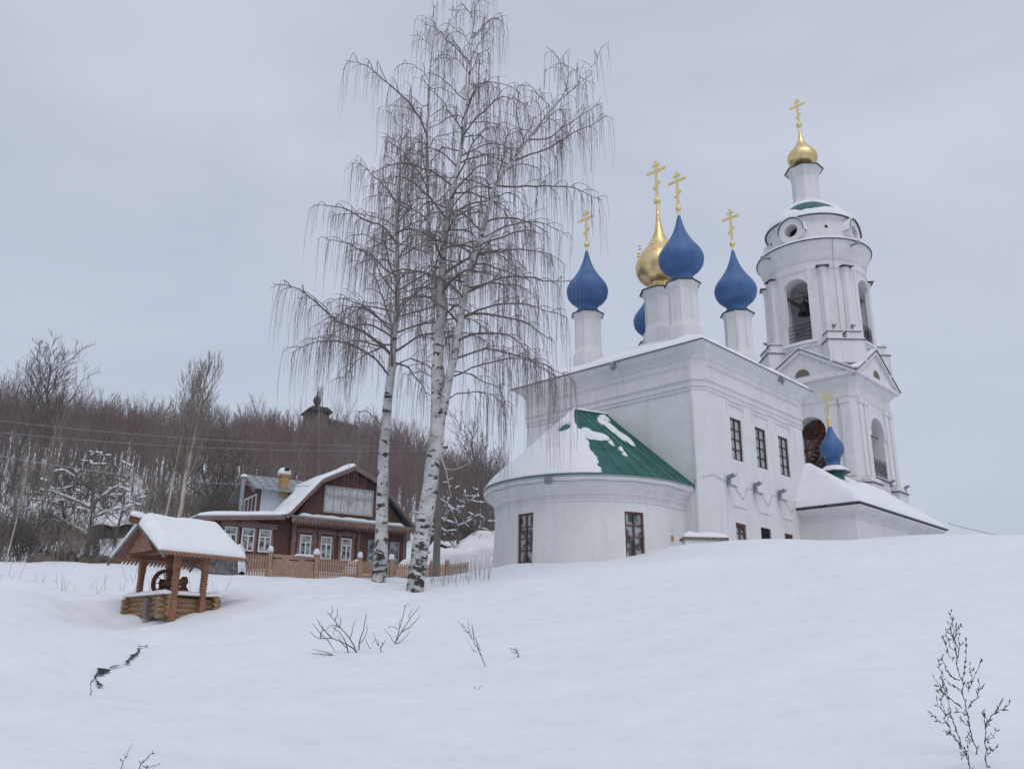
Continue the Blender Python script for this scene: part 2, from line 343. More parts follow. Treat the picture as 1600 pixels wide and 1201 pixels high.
for a, b, z in ((-6.4, 9.8, 3.35), (-7.0, 5.5, 3.85), (-5.2, 1.0, 4.0), (-2.5, .2, 4.75), (-.8, -.8, 4.95), (3, -.5, 5.15), (6.5, -.5, 5.45), (8.6, -3.4, 5.85),
                (13.5, -3.6, 6.15), (19, -3.8, 6.8), (24, -4, 7.0), (4, 5, 5.2), (14, 5, 6), (24, 6, 6.3), (2, 13, 4.4), (12, 15, 5), (30, 8, 6.2), (22, 20, 5.5)):
    p = frC(a, b, z); ctl.append(p)
for az, d, z in ((45, 8, -1.0), (45, 20, 1.2), (60, 40, 3.5), (40, 90, 3), (30, 100, 4), (22, 110, 4), (12, 110, 6), (90, 20, 0), (-60, 20, 0), (-60, 50, 3), (180, 5, -2.1), (180, 20, -4), (120, 20, -2), (-120, 20, -2.5), (0, .01, -1.62),
                 (-38, 60, 7), (-31, 58, 6.2), (-24, 58, 6.3), (-17, 58, 6.6), (-10, 58, 6.8), (-3, 60, 6.4), (4, 62, 6),
                 (-45, 85, 17), (-38, 85, 15.5), (-31, 84, 13.8), (-24, 84, 13.8), (-17, 84, 13.6), (-10, 84, 12.8), (-3, 86, 11.8), (4, 90, 8.5),
                 (-45, 120, 26), (-31, 118, 22.8), (-24, 118, 22.6), (-17, 118, 22.6), (-10, 120, 22.5), (-3, 125, 21), (3, 130, 15), (9, 140, 9),
                 (-31, 160, 25.5), (-17, 160, 25.5), (-8, 160, 25), (0, 170, 19), (10, 200, 8), (25, 200, 3), (40, 200, 1), (-60, 150, 26), (-45, 200, 26), (-20, 250, 24), (0, 300, 15), (30, 300, 0), (70, 150, 0), (120, 100, -8), (180, 100, -14), (-120, 100, 0), (-90, 100, 14)):
    cpo(az, d, z)
ctl = np.array(ctl)
def _U(r2): return np.where(r2 > 1e-9, .5*r2*np.log(np.maximum(r2, 1e-9)), 0)
_X = ctl[:, :2]/40; _n = len(_X)
_K = _U(((_X[:, None]-_X[None])**2).sum(-1))+np.eye(_n)*2e-4
_P = np.hstack([np.ones((_n, 1)), _X])
_A = np.block([[_K, _P], [_P.T, np.zeros((3, 3))]])
_W = np.linalg.solve(_A, np.concatenate([ctl[:, 2], np.zeros(3)]))
STREAM_PX = ((238, 984), (222, 994), (198, 1008), (168, 1026), (150, 1042), (124, 1058), (98, 1072))
STREAM = [(2000, 2000), (2001, 2000)]
def _segd(x, y, pts):
    best = np.full(np.shape(x), 1e9)
    for (x0, y0), (x1, y1) in zip(pts[:-1], pts[1:]):
        t = np.clip(((x-x0)*(x1-x0)+(y-y0)*(y1-y0))/((x1-x0)**2+(y1-y0)**2), 0, 1)
        best = np.minimum(best, np.hypot(x-x0-t*(x1-x0), y-y0-t*(y1-y0)))
    return best
BUMPS = []
_brng = np.random.RandomState(3)
def bumps_field():
    for k in range(260):
        az = _brng.uniform(-34, -6); d = _brng.uniform(24, 38)
        BUMPS.append((*pol(az, d, 0)[:2], _brng.uniform(.2, .48), _brng.uniform(-.13, .09)))
    for k in range(60):
        az = _brng.uniform(-16, 2); d = _brng.uniform(17, 33)
        BUMPS.append((*pol(az, d, 0)[:2], _brng.uniform(.3, .9), _brng.uniform(-.06, .07)))
bumps_field()
def ground(x, y):
    x = np.asarray(x, float); y = np.asarray(y, float); sh = x.shape; x = x.ravel(); y = y.ravel()
    out = np.empty(len(x))
    for i in range(0, len(x), 40000):
        X = np.stack([x[i:i+40000], y[i:i+40000]], 1)/40
        out[i:i+40000] = _U(((X[:, None]-_X[None])**2).sum(-1))@_W[:_n]+_W[_n]+X@_W[_n+1:]
    r = np.hypot(x, y)
    out += .10*np.sin(x*.55+1.3*np.sin(y*.31))*np.cos(y*.42+1.1*np.sin(x*.27))*np.clip(r/12, .2, 1)
    out += .034*np.sin(x*1.7+2*np.sin(y*.9))*np.cos(y*1.5+np.sin(x*1.1))*np.clip(r/10, .2, 1)
    out += .012*np.sin(x*4.1+2*np.sin(y*1.9))*np.cos(y*3.7+np.sin(x*2.1))
    d = _segd(x, y, STREAM); out -= .22*np.exp(-(d/.8)**2)+.09*np.exp(-(d/.33)**2)
    for bx, by, br, bh in BUMPS:
        q = ((x-bx)**2+(y-by)**2)/br**2; mk = q < 9
        out[mk] += bh*np.exp(-q[mk])
    d = _segd(x, y, [hd(1040, 884, 30)[:2], hd(1120, 880, 31)[:2], hd(1230, 884, 31)[:2], hd(1340, 895, 29)[:2]]); out += .16*np.exp(-(d/.9)**2)
    d = _segd(x, y, [hd(820, 990, 17)[:2], hd(980, 975, 18.5)[:2], hd(1250, 960, 18)[:2]]); out += .07*np.exp(-(d/1.1)**2)
    for (wx_, wy_, wr_, wh_) in ((-10.6, 25.0, 1.5, -.30), (-11.6, 26.2, 1.6, -.22)):
        out += wh_*np.exp(-((x-wx_)**2+(y-wy_)**2)/wr_**2)
    for (px, py, dd, rr, hh) in ((592, 911, 33.2, .9, .30), (648, 918, 32.0, .9, .25), (690, 900, 36, 1.6, .15)):
        p = hd(px, py, dd); q = ((x-p[0])**2+(y-p[1])**2)/rr**2; out += hh*np.exp(-q)*0+0
    return out.reshape(sh)
def _hit(px, py, d0=4., d1=40.):
    v = ray(px, py); h = math.hypot(v[0], v[1]); ds = np.linspace(d0, d1, 700); G_ = ground(v[0]/h*ds, v[1]/h*ds); k = int(np.argmax(G_ > v[2]/h*ds)); return np.array([v[0]/h*ds[k], v[1]/h*ds[k]])
STREAM = [_hit(*p) for p in STREAM_PX]      # the little stream lies in a trough along this line
def gz(x, y): return float(ground(np.array([x]), np.array([y]))[0])
def gp(px, d):
    """ground point at azimuth of image column px and horizontal distance d"""
    v = ray(px, 900); k = d/math.hypot(v[0], v[1]); x, y = v[0]*k, v[1]*k; return np.array([x, y, gz(x, y)])
nx, ny = 720, 780
u = np.linspace(-1, 1, nx); gx = np.sinh(u*5.2)/math.sinh(5.2)*600
v = np.linspace(-1, 1, ny); gy = 18+np.sinh(v*4.9)/math.sinh(4.9)*620
GX, GY = np.meshgrid(gx, gy); GZ = ground(GX, GY)
idx = np.arange(nx*ny).reshape(ny, nx)
gq = np.stack([idx[:-1, :-1], idx[:-1, 1:], idx[1:, 1:], idx[1:, :-1]], -1).reshape(-1, 4)
g = np_mesh('ground', np.stack([GX, GY, GZ], -1).reshape(-1, 3), gq, M['snow'], smooth=True); tag(g, kind='structure')

# ------------------------------------------------------------------ church
church = thing('church', 'white limewashed church with onion domes, rounded apse and bell tower on the snowy rise', 'church', tuple(frC(0, 0, CZ)), YAW)
def cb(mb, name, m, parent=church, smooth=False): return mb.build(name, m, parent, smooth, COFF)
def cbs(mb, name, m, parent=church, smooth=False):
    """one object for each separate piece of the mesh"""
    par = list(range(len(mb.v)))
    def fd(i):
        while par[i] != i: par[i] = par[par[i]]; i = par[i]
        return i
    for f in mb.f:
        for k in f[1:]:
            a, b = fd(f[0]), fd(k)
            if a != b: par[b] = a
    grp = {}
    for f in mb.f: grp.setdefault(fd(f[0]), []).append(f)
    for fs in grp.values():
        ids = sorted({i for f in fs for i in f}); mp = {i: n for n, i in enumerate(ids)}
        q = MB(); q.v = [mb.v[i] for i in ids]; q.f = [tuple(mp[i] for i in f) for f in fs]; q.build(name, m, parent, smooth, COFF)
A0, A1, W1 = -.5, 9.6, 10.9
def crect(o, z, ch=.5):
    """block outline with the cut corner towards the viewer"""
    a0, a1, b0, b1 = A0-o, A1+o, -o, W1+o; c = ch
    return [(a0+c, b0, z), (a1, b0, z), (a1, b1, z), (a0, b1, z), (a0, b0+c, z)]
prof = [(3.4, .0), (12.12, 0), (12.13, .05), (12.2, .05), (12.21, .02), (12.3, .02), (12.31, .07), (12.37, .07), (12.38, .03), (12.6, .03), (12.61, .09), (12.68, .10), (12.70, .05),
        (13.62, .05), (13.66, .10), (13.8, .14), (13.92, .24), (14.02, .36), (14.08, .38), (14.2, .42), (14.24, .44)]
mb = MB(); mb.loft([crect(o, z, .5+max(0, 0) if z < 13.6 else .5*(1-(z-13.6)/.9)+.02) for z, o in prof])
wall = cb(mb, 'wall', M['plaster'], None)
WIN_UP = [(1.95+2.4*k, 3.02+2.4*k, 9.2, 11.25) for k in range(3)]
WIN_LO = [(1.86, 2.82, 4.95, 6.2), (4.2, 5.2, 5.3, 6.25), (6.6, 7.5, 4.95, 6.22)]
cuts = []
for a0, a1, z0, z1 in WIN_UP+WIN_LO: cuts.append(MB().box(a0, a1, -.5, .22, z0, z1).build('c', None, off=COFF))
cut(wall, cuts); wall.parent = church
# dentil course, corner pilaster string, faint panels over the windows
mb = MB()
for k in range(72):
    b = .6+k*.142
    mb.box(A0-.095, A0-.045, b, b+.07, 13.28, 13.4)
cb(mb, 'dentil_course', M['plaster']); mb = MB()
for k in range(66):
    a = .1+k*.142
    mb.box(a, a+.07, -.095, -.045, 13.28, 13.4)
cb(mb, 'dentil_course', M['plaster'])
mb = MB()
for a0, a1, z0, z1 in WIN_UP:
    for q in (0, .16): mb.box(a0-.25+q, a1+.25-q, -.055, 0.01, 11.85+q*1.2, 11.93+q*1.2)
    mb.box(a0-.28, a0-.2, -.05, .01, 11.45, 12.0); mb.box(a1+.2, a1+.28, -.05, .01, 11.45, 12.0)
for a0, a1, z0, z1 in WIN_LO:
    mb.box(a0-.1, a1+.1, -.05, .01, 6.95, 7.03)
cbs(mb, 'moulding', M['plaster'])
# pilaster strip at the corner
mb = MB(); mb.loft([[(A0+.5-.06, -.04, z), (A0+.5+.05, -.05, z), (A0-.05, .55, z), (A0-.05, .44, z)] for z in (3.4, 12.1)])
cb(mb, 'corner_pilaster', M['plaster'])

def rnoise(u, v, s, seed=0): return fbm(u*s, v*s, seed)
def window(cx_, n_, z0, z1, w, parent, fm=M['brownframe'], rows=4, cols=2, depth=.1, fw_=.075, arched=False, name='window', pane_back=.03):
    """cx_: function (u,z,n)->point with u across, n outward"""
    def P(u, z, n): return cx_(u, z, n)
    def bar(mb, u0, u1, a, b, n0, n1):
        vs = [P(u, z, n) for n in (n0, n1) for z in (a, b) for u in (u0, u1)]
        mb.add(vs, [(0, 2, 3, 1), (4, 5, 7, 6), (0, 1, 5, 4), (2, 6, 7, 3), (0, 4, 6, 2), (1, 3, 7, 5)])
    mb = MB(); h = w/2
    bar(mb, -h, -h+fw_, z0, z1, -depth, 0); bar(mb, h-fw_, h, z0, z1, -depth, 0)
    bar(mb, -h+fw_, h-fw_, z0, z0+fw_, -depth, 0)
    if arched:
        nseg = 8; top = []
        for i in range(nseg):
            t0, t1 = i/nseg, (i+1)/nseg; u0, u1 = -h+fw_+t0*(w-2*fw_), -h+fw_+t1*(w-2*fw_)
            g = lambda t: z1-.22*(2*t-1)**2-.1
            vs = [P(u, z, n) for n in (-depth, .002) for (u, z) in ((u0, g(t0)), (u1, g(t1)), (u1, z1), (u0, z1))]
            mb.add(vs, [(0, 3, 2, 1), (4, 5, 6, 7), (0, 1, 5, 4), (2, 3, 7, 6)])
    else: bar(mb, -h+fw_, h-fw_, z1-fw_, z1, -depth, 0)
    iz0, iz1 = z0+fw_, z1-fw_
    for k in range(1, cols):
        u = -h+fw_+(w-2*fw_)*k/cols; bar(mb, u-.028, u+.028, iz0, iz1, -depth+.01, -.012)
    for k in range(1, rows):
        z = iz0+(iz1-iz0)*k/rows
        for c in range(cols):
            ua = -h+fw_+(w-2*fw_)*c/cols+(.028 if c else 0); ub = -h+fw_+(w-2*fw_)*(c+1)/cols-(.028 if c < cols-1 else 0)
            bar(mb, ua, ub, z-.02, z+.02, -depth+.01, -.018)
    f = mb.build(name, fm, parent, off=COFF if parent is church else (0, 0, 0))
    off = COFF if parent is church else (0, 0, 0)
    mb = MB(); bar(mb, -h+fw_, h-fw_, iz0, iz1, -depth+.005, -depth+.03)
    p = mb.build('pane', M['paneglass'], f, off=off)
    return f
def paneglass():
    m = mat('curtain_reflection_pane', (.3, .32, .34), .12, 0, .5); t, b = nodes(m)
    tc = t.nodes.new('ShaderNodeTexCoord'); n = t.nodes.new('ShaderNodeTexNoise'); n.inputs['Scale'].default_value = 3.1; n.inputs['Detail'].default_value = 3
    t.links.new(tc.outputs['Object'], n.inputs[0]); r = t.nodes.new('ShaderNodeValToRGB'); e = r.color_ramp.elements
    e[0].position = .42; e[0].color = (.055, .065, .075, 1); e[1].position = .56; e[1].color = (.36, .38, .40, 1)  # pale patches stand for curtains, and on the apse for reflections painted in
    t.links.new(n.outputs[0], r.inputs[0]); t.links.new(r.outputs[0], b.inputs['Base Color']); return m
M['paneglass'] = paneglass()
M['palepane'] = noisy('pale_curtained_pane', (.30, .32, .335), (.44, .455, .46), 2.2, 4, .15, spec=.5)
for a0, a1, z0, z1 in WIN_UP:
    c = (a0+a1)/2; f = window(lambda u, z, n, c=c: (c+u, .06-n, z), 0, z0, z1, a1-a0, church, fw_=.06, fm=M['darkbrown'])
    f.children[0].data.materials[0] = M['palepane']
for k, (a0, a1, z0, z1) in enumerate(WIN_LO):
    c = (a0+a1)/2
    if k == 1:      # barred opening with open iron shutter
        mb = MB(); mb.box(a0+.01, a1-.01, .1, .2, z0, z1)
        sh = cb(mb, 'iron_shutter', M['iron']); mb = MB()
        for q in range(5): mb.tube([(a0+.12+q*.19, .02, z0), (a0+.12+q*.19, .02, z1)], .014, 5)
        for q in range(3): mb.tube([(a0, .02, z0+.2+q*.28), (a1, .02, z0+.2+q*.28)], .012, 5)
        cb(mb, 'window_grille', M['iron'])
    else: window(lambda u, z, n, c=c: (c+u, .06-n, z), 0, z0, z1, a1-a0, church, rows=3, arched=True)
# snow caught on the sills
# main roof
EA0, EA1, EB0, EB1, EZ = -1.02, 10.25, -.55, 11.72, 14.30
def mroof(x, y): return EZ+.5*min(x-EA0, EA1-x, y-EB0, EB1-y)
mb = MB()
cx0 = (EA0+EA1)/2; hh = (EA1-EA0)/2
pk = EZ+.5*hh
rid0, rid1 = EB0+hh, EB1-hh
vs = [(EA0, EB0, EZ), (EA1, EB0, EZ), (EA1, EB1, EZ), (EA0, EB1, EZ), (cx0, rid0, pk), (cx0, rid1, pk), (EA0, EB0, EZ-.045), (EA1, EB0, EZ-.045), (EA1, EB1, EZ-.045), (EA0, EB1, EZ-.045)]
mb.add(vs, [(0, 1, 4), (1, 2, 5, 4), (2, 3, 5), (3, 0, 4, 5), (0, 6, 7, 1), (1, 7, 8, 2), (2, 8, 9, 3), (3, 9, 6, 0), (6, 9, 8, 7)])
roof = cb(mb, 'roof', M['tin'])
def edge_t(u, v, w=.02, T=.24):
    d = min(u, 1-u, v, 1-v); return T*math.sqrt(max(0., min(1, d/w)))*.9+.02
slab(lambda u, v: (EA0+.03+u*(EA1-EA0-.06), EB0+.03+v*(EB1-EB0-.06), mroof(EA0+.03+u*(EA1-EA0-.06), EB0+.03+v*(EB1-EB0-.06))), 70, 76,
     lambda u, v: edge_t(u, v, .025, .2)*(1+.5*rnoise(u, v, 5, 2)), 'roof_snow', M['roofsnow'], roof, COFF, .004)
# plain soffit under the overhang
mb = MB(); zs = EZ-.05
outer = [(EA0+.02, EB0+.02, zs), (EA1-.02, EB0+.02, zs), (EA1-.02, EB1-.02, zs), (EA0+.02, EB1-.02, zs)]
inner = [(A0-.2, -.2, zs-.11), (A1+.2, -.2, zs-.11), (A1+.2, W1+.2, zs-.11), (A0-.2, W1+.2, zs-.11)]
mb.loft([outer, inner], cap=False); cb(mb, 'eaves_soffit', M['plaster'])
for (x, y, rx) in ((EA0-.02, 4.6, 0), (6.6, EB0-.02, 1)):     # gutter outlets
    mb = MB(); mb.box(x-.11, x+.11, y-.1, y+.1, EZ-.35, EZ-.06); mb.lathe([(.05, EZ-.5), (.05, EZ-.34)], 8, (x, y)); cb(mb, 'gutter_outlet', M['greymetal'])

# domes
def cross_mesh(z0, h, m=1.0):
    """three-barred cross standing at z0 on the axis, arms along b"""
    mb = MB(); t = .045*m; wv = .072*m
    mb.box(-t, t, -wv, wv, z0, z0+h)
    zc = z0+h*.72; L_ = h*.27
    mb.box(-t-.004, t+.004, -L_, L_, zc-wv, zc+wv)
    mb.box(-t-.004, t+.004, -L_*.42, L_*.42, z0+h*.885-wv*.8, z0+h*.885+wv*.8)
    Mx = Matrix.Translation((0, 0, z0+h*.3)) @ Matrix.Rotation(R(-38), 4, 'X'); mb.box(-t-.004, t+.004, -L_*.5, L_*.5, -wv*.8, wv*.8, Mx)
    for y, z in ((-L_, zc), (L_, zc), (0, z0+h)):
        mb.lathe([(.0, z-.085*m), (.07*m, z), (0, z+.085*m)], 8, (0, y), cap=False)
    return mb
def move(mb, a, b): mb.v = [(x+a, y+b, z) for x, y, z in mb.v]; return mb
BLUE = [(.60, 0), (.68, .02), (.68, .09), (.60, .13), (.57, .3), (.575, .42), (.62, .44), (.62, .49), (.64, .52), (.80, .6), (.98, .76), (1.12, .98), (1.185, 1.25), (1.185, 1.46), (1.12, 1.68), (1.0, 1.88), (.85, 2.08), (.68, 2.32), (.54, 2.55), (.42, 2.78), (.31, 3.04), (.23, 3.28), (.165, 3.52), (.11, 3.75), (.075, 3.9)]
GOLD = [(.78, 0), (.88, .04), (.84, .14), (.72, .22), (.70, .34), (.76, .42), (1.0, .58), (1.25, .85), (1.39, 1.15), (1.43, 1.45), (1.40, 1.72), (1.28, 2.02), (1.12, 2.27), (.92, 2.52), (.70, 2.8), (.55, 3.06), (.43, 3.3), (.33, 3.56), (.25, 3.85), (.19, 4.18), (.145, 4.52), (.11, 4.9), (.085, 5.25)]
def dome(a, b, zb, zt, rd, prof_, m, s=1, ch=2.25, cs=1.0, sides=8, lab=None, big=0, colh=.55):
    """drum from the roof at zb to zt, onion dome above; returns drum"""
    ph = math.pi/8
    mb = MB(); mb.lathe([(rd*1.2, zb-1.2), (rd*1.2, zb+.55), (rd*1.12, zb+colh+.12), (rd*1.0, zb+colh+.4), (rd, zt-.5), (rd*1.05, zt-.42), (rd*1.1, zt-.3), (rd*1.24, zt-.14)], sides, (a, b), ph=ph)
    d = cb(mb, 'drum', M['plaster'])
    mb = MB()
    for k in range(sides):            # narrow corner strips
        t = ph+2*math.pi*k/sides; x, y = a+rd*1.0*math.cos(t), b+rd*1.0*math.sin(t); mb.lathe([(.045, zb+colh+.05), (.045, zt-.4)], 6, (x, y))
    cbs(mb, 'moulding', M['plaster'], d)
    mb = MB(); mb.lathe([(rd*1.34, zt-.13), (rd*1.36, zt-.09), (prof_[0][0]*s, zt+.1)], sides, (a, b), ph=ph); cb(mb, 'drum_cap', M['tin'], d)
    mb = MB(); mb.lathe([(r*s, zt+.02+z*s) for r, z in prof_], 48, (a, b)); o = cb(mb, 'onion_dome', m, d, smooth=2)
    zt2 = zt+.02+prof_[-1][1]*s
    mb = MB(); q = .17*cs
    mb.lathe([(.085*cs, zt2-.12), (.085*cs, zt2+.32*cs), (.13*cs, zt2+.34*cs), (q, zt2+.4*cs), (q*1.1, zt2+.48*cs), (q, zt2+.56*cs), (.08*cs, zt2+.62*cs), (.08*cs, zt2+.8*cs)], 16, (a, b)); cb(mb, 'orb', M['crossgold'], d, smooth=1)
    cr_ = cb(move(cross_mesh(zt2+.78*cs, ch, cs), a, b), 'cross', M['crossgold'], d)
    return d, zt2
for a, b, zt_ in ((2, 2.25, 18.85), (2, 8.55, 18.85), (7.6, 2.25, 18.85), (7.7, 8.0, 18.55)):
    dome(a, b, mroof(a, b), zt_, .72, BLUE, M['blue'], 1, 1.95, .9)
dg, zt2 = dome(4.8, 5.4, mroof(4.8, 5.4)+.1, 20.2, .95, GOLD, M['gold'], 1, 2.3, 1.15)
mb = MB()     # gilded brackets on the big dome
for k in range(8):
    t = 2*math.pi*k/8+.3; mb.lathe([(.0, 22.6), (.1, 22.66), (.05, 22.78), (.09, 22.86), (0, 22.95)], 8, (4.8+1.27*math.cos(t), 5.4+1.27*math.sin(t)))
cbs(mb, 'dome_stud', M['crossgold'], dg)

# apse
AC = (-1.9, 5.6); AR = 4.42
def apse_ring(o, z, n=44):
    r = AR+o; pts = [(-.3, AC[1]-r, z)]
    for k in range(n+1):
        t = -math.pi/2+math.pi*k/n; pts.append((AC[0]-r*math.cos(t), AC[1]+r*math.sin(t), z))
    pts.append((-.3, AC[1]+r, z)); return pts
prof = [(3.4, .10), (6.55, 0), (6.56, .05), (6.62, .05), (6.63, .02), (6.82, .02), (6.83, .06), (6.9, .06), (7.0, .07), (7.06, .16), (7.16, .24), (7.26, .36), (7.32, .38), (7.33, .5), (7.5, .58)]
mb = MB(); mb.loft([apse_ring(o, z) for z, o in prof]); aw = cb(mb, 'apse_wall', M['plaster'], None, smooth=1)
def aP(ang, r_off, z, u=0, n=0):
    r = AR+r_off+n; t = ang+u/r; return (AC[0]-r*math.cos(t), AC[1]+r*math.sin(t), z)
AW = [(R(0), 4.0, 6.18, .92), (R(-64.5), 4.02, 6.14, .92)]
cuts = []
for t, z0, z1, w in AW:
    mb = MB(); vs = []
    ra, rb = AR-.18, AR+.6
    mb.loft([[(AC[0]-r*math.cos(t+s*w/2/AR), AC[1]+r*math.sin(t+s*w/2/AR), z) for r, s in ((ra, -1), (rb, -1), (rb, 1), (ra, 1))] for z in (z0, z1)])
    cuts.append(mb.build('c', None, off=COFF))
cut(aw, cuts); aw.parent = church
for t, z0, z1, w in AW:
    window(lambda u, z, n, t=t: (AC[0]-(AR-.04+n)*math.cos(t+u/AR), AC[1]+(AR-.04+n)*math.sin(t+u/AR), z), 0, z0, z1, w, church)
mb = MB()
for k in range(96):
    t = R(-92)+R(184)*k/95
    c, s_ = math.cos(t), math.sin(t); Mx = Matrix.Translation((AC[0]-(AR+.0)*c, AC[1]+(AR+.0)*s_, 0)) @ Matrix.Rotation(math.pi-t, 4, 'Z')
    mb.box(-.02, .055, -.035, .035, 6.68, 6.78, Mx)
cb(mb, 'dentil_course', M['plaster'])
AE, AZ = 5.05, 7.62; RID = (AC[0]-.75, 5.75, 11.66); RW = (A0, 5.4, 11.78)
def eave_pt(s):
    """s 0..1 along the eave from the right wall join to the left one"""
    Ls = AC[0]*-1-.5; La = math.pi*AE; T = 2*Ls+La; d = s*T
    if d < Ls: return (A0-d, AC[1]-AE)
    if d > Ls+La: return (AC[0]+(d-Ls-La), AC[1]+AE)
    t = -math.pi/2+(d-Ls)/AE; return (AC[0]-AE*math.cos(t), AC[1]+AE*math.sin(t))
def top_pt(s):
    Ls = 1.4; La = math.pi*AE; T = 2*Ls+La; d = s*T
    k = min(1, d/Ls) if d < T/2 else min(1, (T-d)/Ls)
    k = max(0, min(1, (min(d, T-d))/ (Ls+2.5)))
    return tuple(RW[i]+(RID[i]-RW[i])*k for i in range(3))
def aroof(s, v):
    e = eave_pt(s); t = top_pt(s); v2 = v; return (e[0]+(t[0]-e[0])*v2, e[1]+(t[1]-e[1])*v2, AZ+(t[2]-AZ)*v2)
mb = MB(); n = 72
top = [aroof(k/n, 1) for k in range(n+1)]; bot = [aroof(k/n, 0) for k in range(n+1)]
mb.loft([[(x, y, z-.05) for x, y, z in bot], bot, [aroof(k/n, .5) for k in range(n+1)], top], cap=False, closed=False)
ar = cb(mb, 'apse_roof', M['green'])
mb = MB(); mb.loft([[(x, y, z-.055) for x, y, z in [aroof(k/n, .01) for k in range(n+1)]], apse_ring(.4, 7.4, n-2)], cap=False, closed=False); cb(mb, 'eaves_soffit', M['plaster'])
mb = MB()
for s in [.012, .03, .05, .072, .105, .125, .16, .20, .24, .29, .34, .4, .46, .52, .58, .64, .7, .76, .82, .88, .94, .985]:
    big = .034 if s in (.105, .125, .16, .072) else .016
    pts = [aroof(s, v) for v in (0.0, .25, .5, .75, .97)]
    if s < .17:           # parallel seams of the straight facet
        e = aroof(s, 0); q = aroof(s, 1)
    mb.tube([(x, y, z+.01) for x, y, z in pts], big, 5)
cb(mb, 'roof_seam', M['green'], ar)
mb = MB(); mb.tube([(x, y, z+.02) for x, y, z in (RW, RID)], .05, 6); cb(mb, 'ridge_cap', M['green'], ar)
# patchy snow: (s centre, v centre, radii)
def amask(s, v):
    e = .055*rnoise(s*2.2, v, 6, 5)+.006*rnoise(s*3, v, 18, 8)
    edge = .283 if v < .58 else .283+(v-.58)*.3
    m = (s-edge+e*.45)*6                                  # the whole left side
    m = min(m, .5)
    hole = 1-math.hypot((s-.44)/.06, (v-.69)/.085)
    if hole+e*3 > 0: m = min(m, -(hole+e*3)*.6)
    for sc_, vc, rs, rv in ((.245, .56, .065, .065), (.275, .63, .04, .05), (.10, .78, .033, .15), (.088, .60, .028, .12), (.06, .93, .03, .04), (.188, .455, .006, .03), (.174, .37, .007, .02), (.18, .29, .005, .018)):
        p = 1-math.hypot((s-sc_)/rs, (v-vc)/rv)+e*5; m = max(m, p*.5)
    return m
def at_(s, v):
    m = amask(s, v)
    if m <= 0: return -.02
    return .17*math.sqrt(min(1, m*2.6))*(1+.3*rnoise(s*3, v, 3))*min(1, .35+v*9)
slab(lambda u, v: aroof(u, .004+.992*v), 330, 100, at_, 'roof_snow', M['roofsnow'], ar, COFF, -.012)
mb = MB(); mb.box(-.12, .12, -.12, .12, 7.22, 7.5); move(mb, *[eave_pt(.41)[0]+.0, eave_pt(.41)[1]]); cb(mb, 'gutter_outlet', M['greymetal'])
mb = MB()   # cable along the apse cornice and the wall
pts = []
for k in range(0, 60):
    s = k/59; t = R(-88)+s*R(178); pts.append((AC[0]-(AR+.52)*math.cos(t), AC[1]+(AR+.52)*math.sin(t), 7.33+.02*math.sin(k*.9)))
mb.tube(pts[::-1]+[(A0-.04, .9, 7.3), (A0-.05, .6, 7.42)], .013, 5)
mb.tube([(A0-.06, .62, 7.42), (A0-.07, .5, 7.9), (A0+.45, -.1, 8.12), (.5, -.03, 8.1), (1.2, -.04, 7.98)], .012, 5)
for k in range(3):
    a = 1.35+2.45*k; mb.tube([(a+.15, -.03, 8.0), (a+.9, -.03, 7.9-.25), (a+1.3, -.03, 7.35), (a+1.55, -.03, 7.6), (a+1.7, -.03, 7.95), (a+2.25, -.03, 7.98)], .010, 5)
cb(mb, 'cable', M['greymetal'])
mb = MB(); mb.box(-.1, .1, -.04, .04, 5.05, 5.3); move(mb, -1.7, AC[1]-AR-.02); cb(mb, 'junction_box', M['brick'])

# side chapel and refectory
BA0, BA1, BB0, BB1, BZ = 8.05, 20.5, -3.38, 12.5, 7.62
def croof(x, y): return BZ+max(0, min(1.62*(x-BA0), .76*(y-BB0), 2.2*(BA1-x), 2.34, .76*(BB1-y)))
mb = MB()
def brect(o, z): return [(8.6-o, BB0+.55-o, z), (19.9+o, BB0+.55-o, z), (19.9+o, BB1-.5+o, z), (9.7, BB1-.5+o, z), (9.7, 1, z), (8.6-o, 1, z)]
mb.loft([brect(o, z) for z, o in ((3.4, 0), (6.95, 0), (6.96, .05), (7.02, .05), (7.03, .02), (7.14, .02), (7.2, .14), (7.28, .16), (7.3, .3), (7.4, .34), (7.42, .44), (7.52, .48))])
cb(mb, 'chapel_wall', M['plaster'])
xs = [BA0, BA0+1.58, BA1-1.164, BA1]; ys = [BB0, BB0+3.368, BB1-3.368, BB1]
mb = MB(); nn = 24
def cg(i, j): x = BA0+(BA1-BA0)*i/nn; y = BB0+(BB1-BB0)*j/nn; return (x, y, croof(x, y))
xx = sorted(set([BA0+(BA1-BA0)*i/nn for i in range(nn+1)]+xs)); yy = sorted(set([BB0+(BB1-BB0)*i/nn for i in range(nn+1)]+ys))
vs = [(x, y, croof(x, y)) for y in yy for x in xx]; nn_ = len(xx)
mb.add(vs, [(j*nn_+i, j*nn_+i+1, (j+1)*nn_+i+1, (j+1)*nn_+i) for j in range(len(yy)-1) for i in range(nn_-1)])
mb.loft([[(BA0, BB0, z), (BA1, BB0, z), (BA1, BB1, z), (BA0, BB1, z)] for z in (BZ-.06, BZ-.002)])
cr2 = cb(mb, 'chapel_roof', M['tin'])
def ct(u, v):
    d = min(u*(BA1-BA0), (1-u)*(BA1-BA0), v*(BB1-BB0)); return .02+.2*math.sqrt(max(0, min(1, d/.3)))*(1+.5*rnoise(u, v, 6, 4))
slab(lambda u, v: (BA0+.02+u*(BA1-BA0-.04), BB0+.02+v*(BB1-BB0-.04), croof(BA0+.02+u*(BA1-BA0-.04), BB0+.02+v*(BB1-BB0-.04))), 110, 90, ct, 'roof_snow', M['roofsnow'], cr2, COFF, .004)
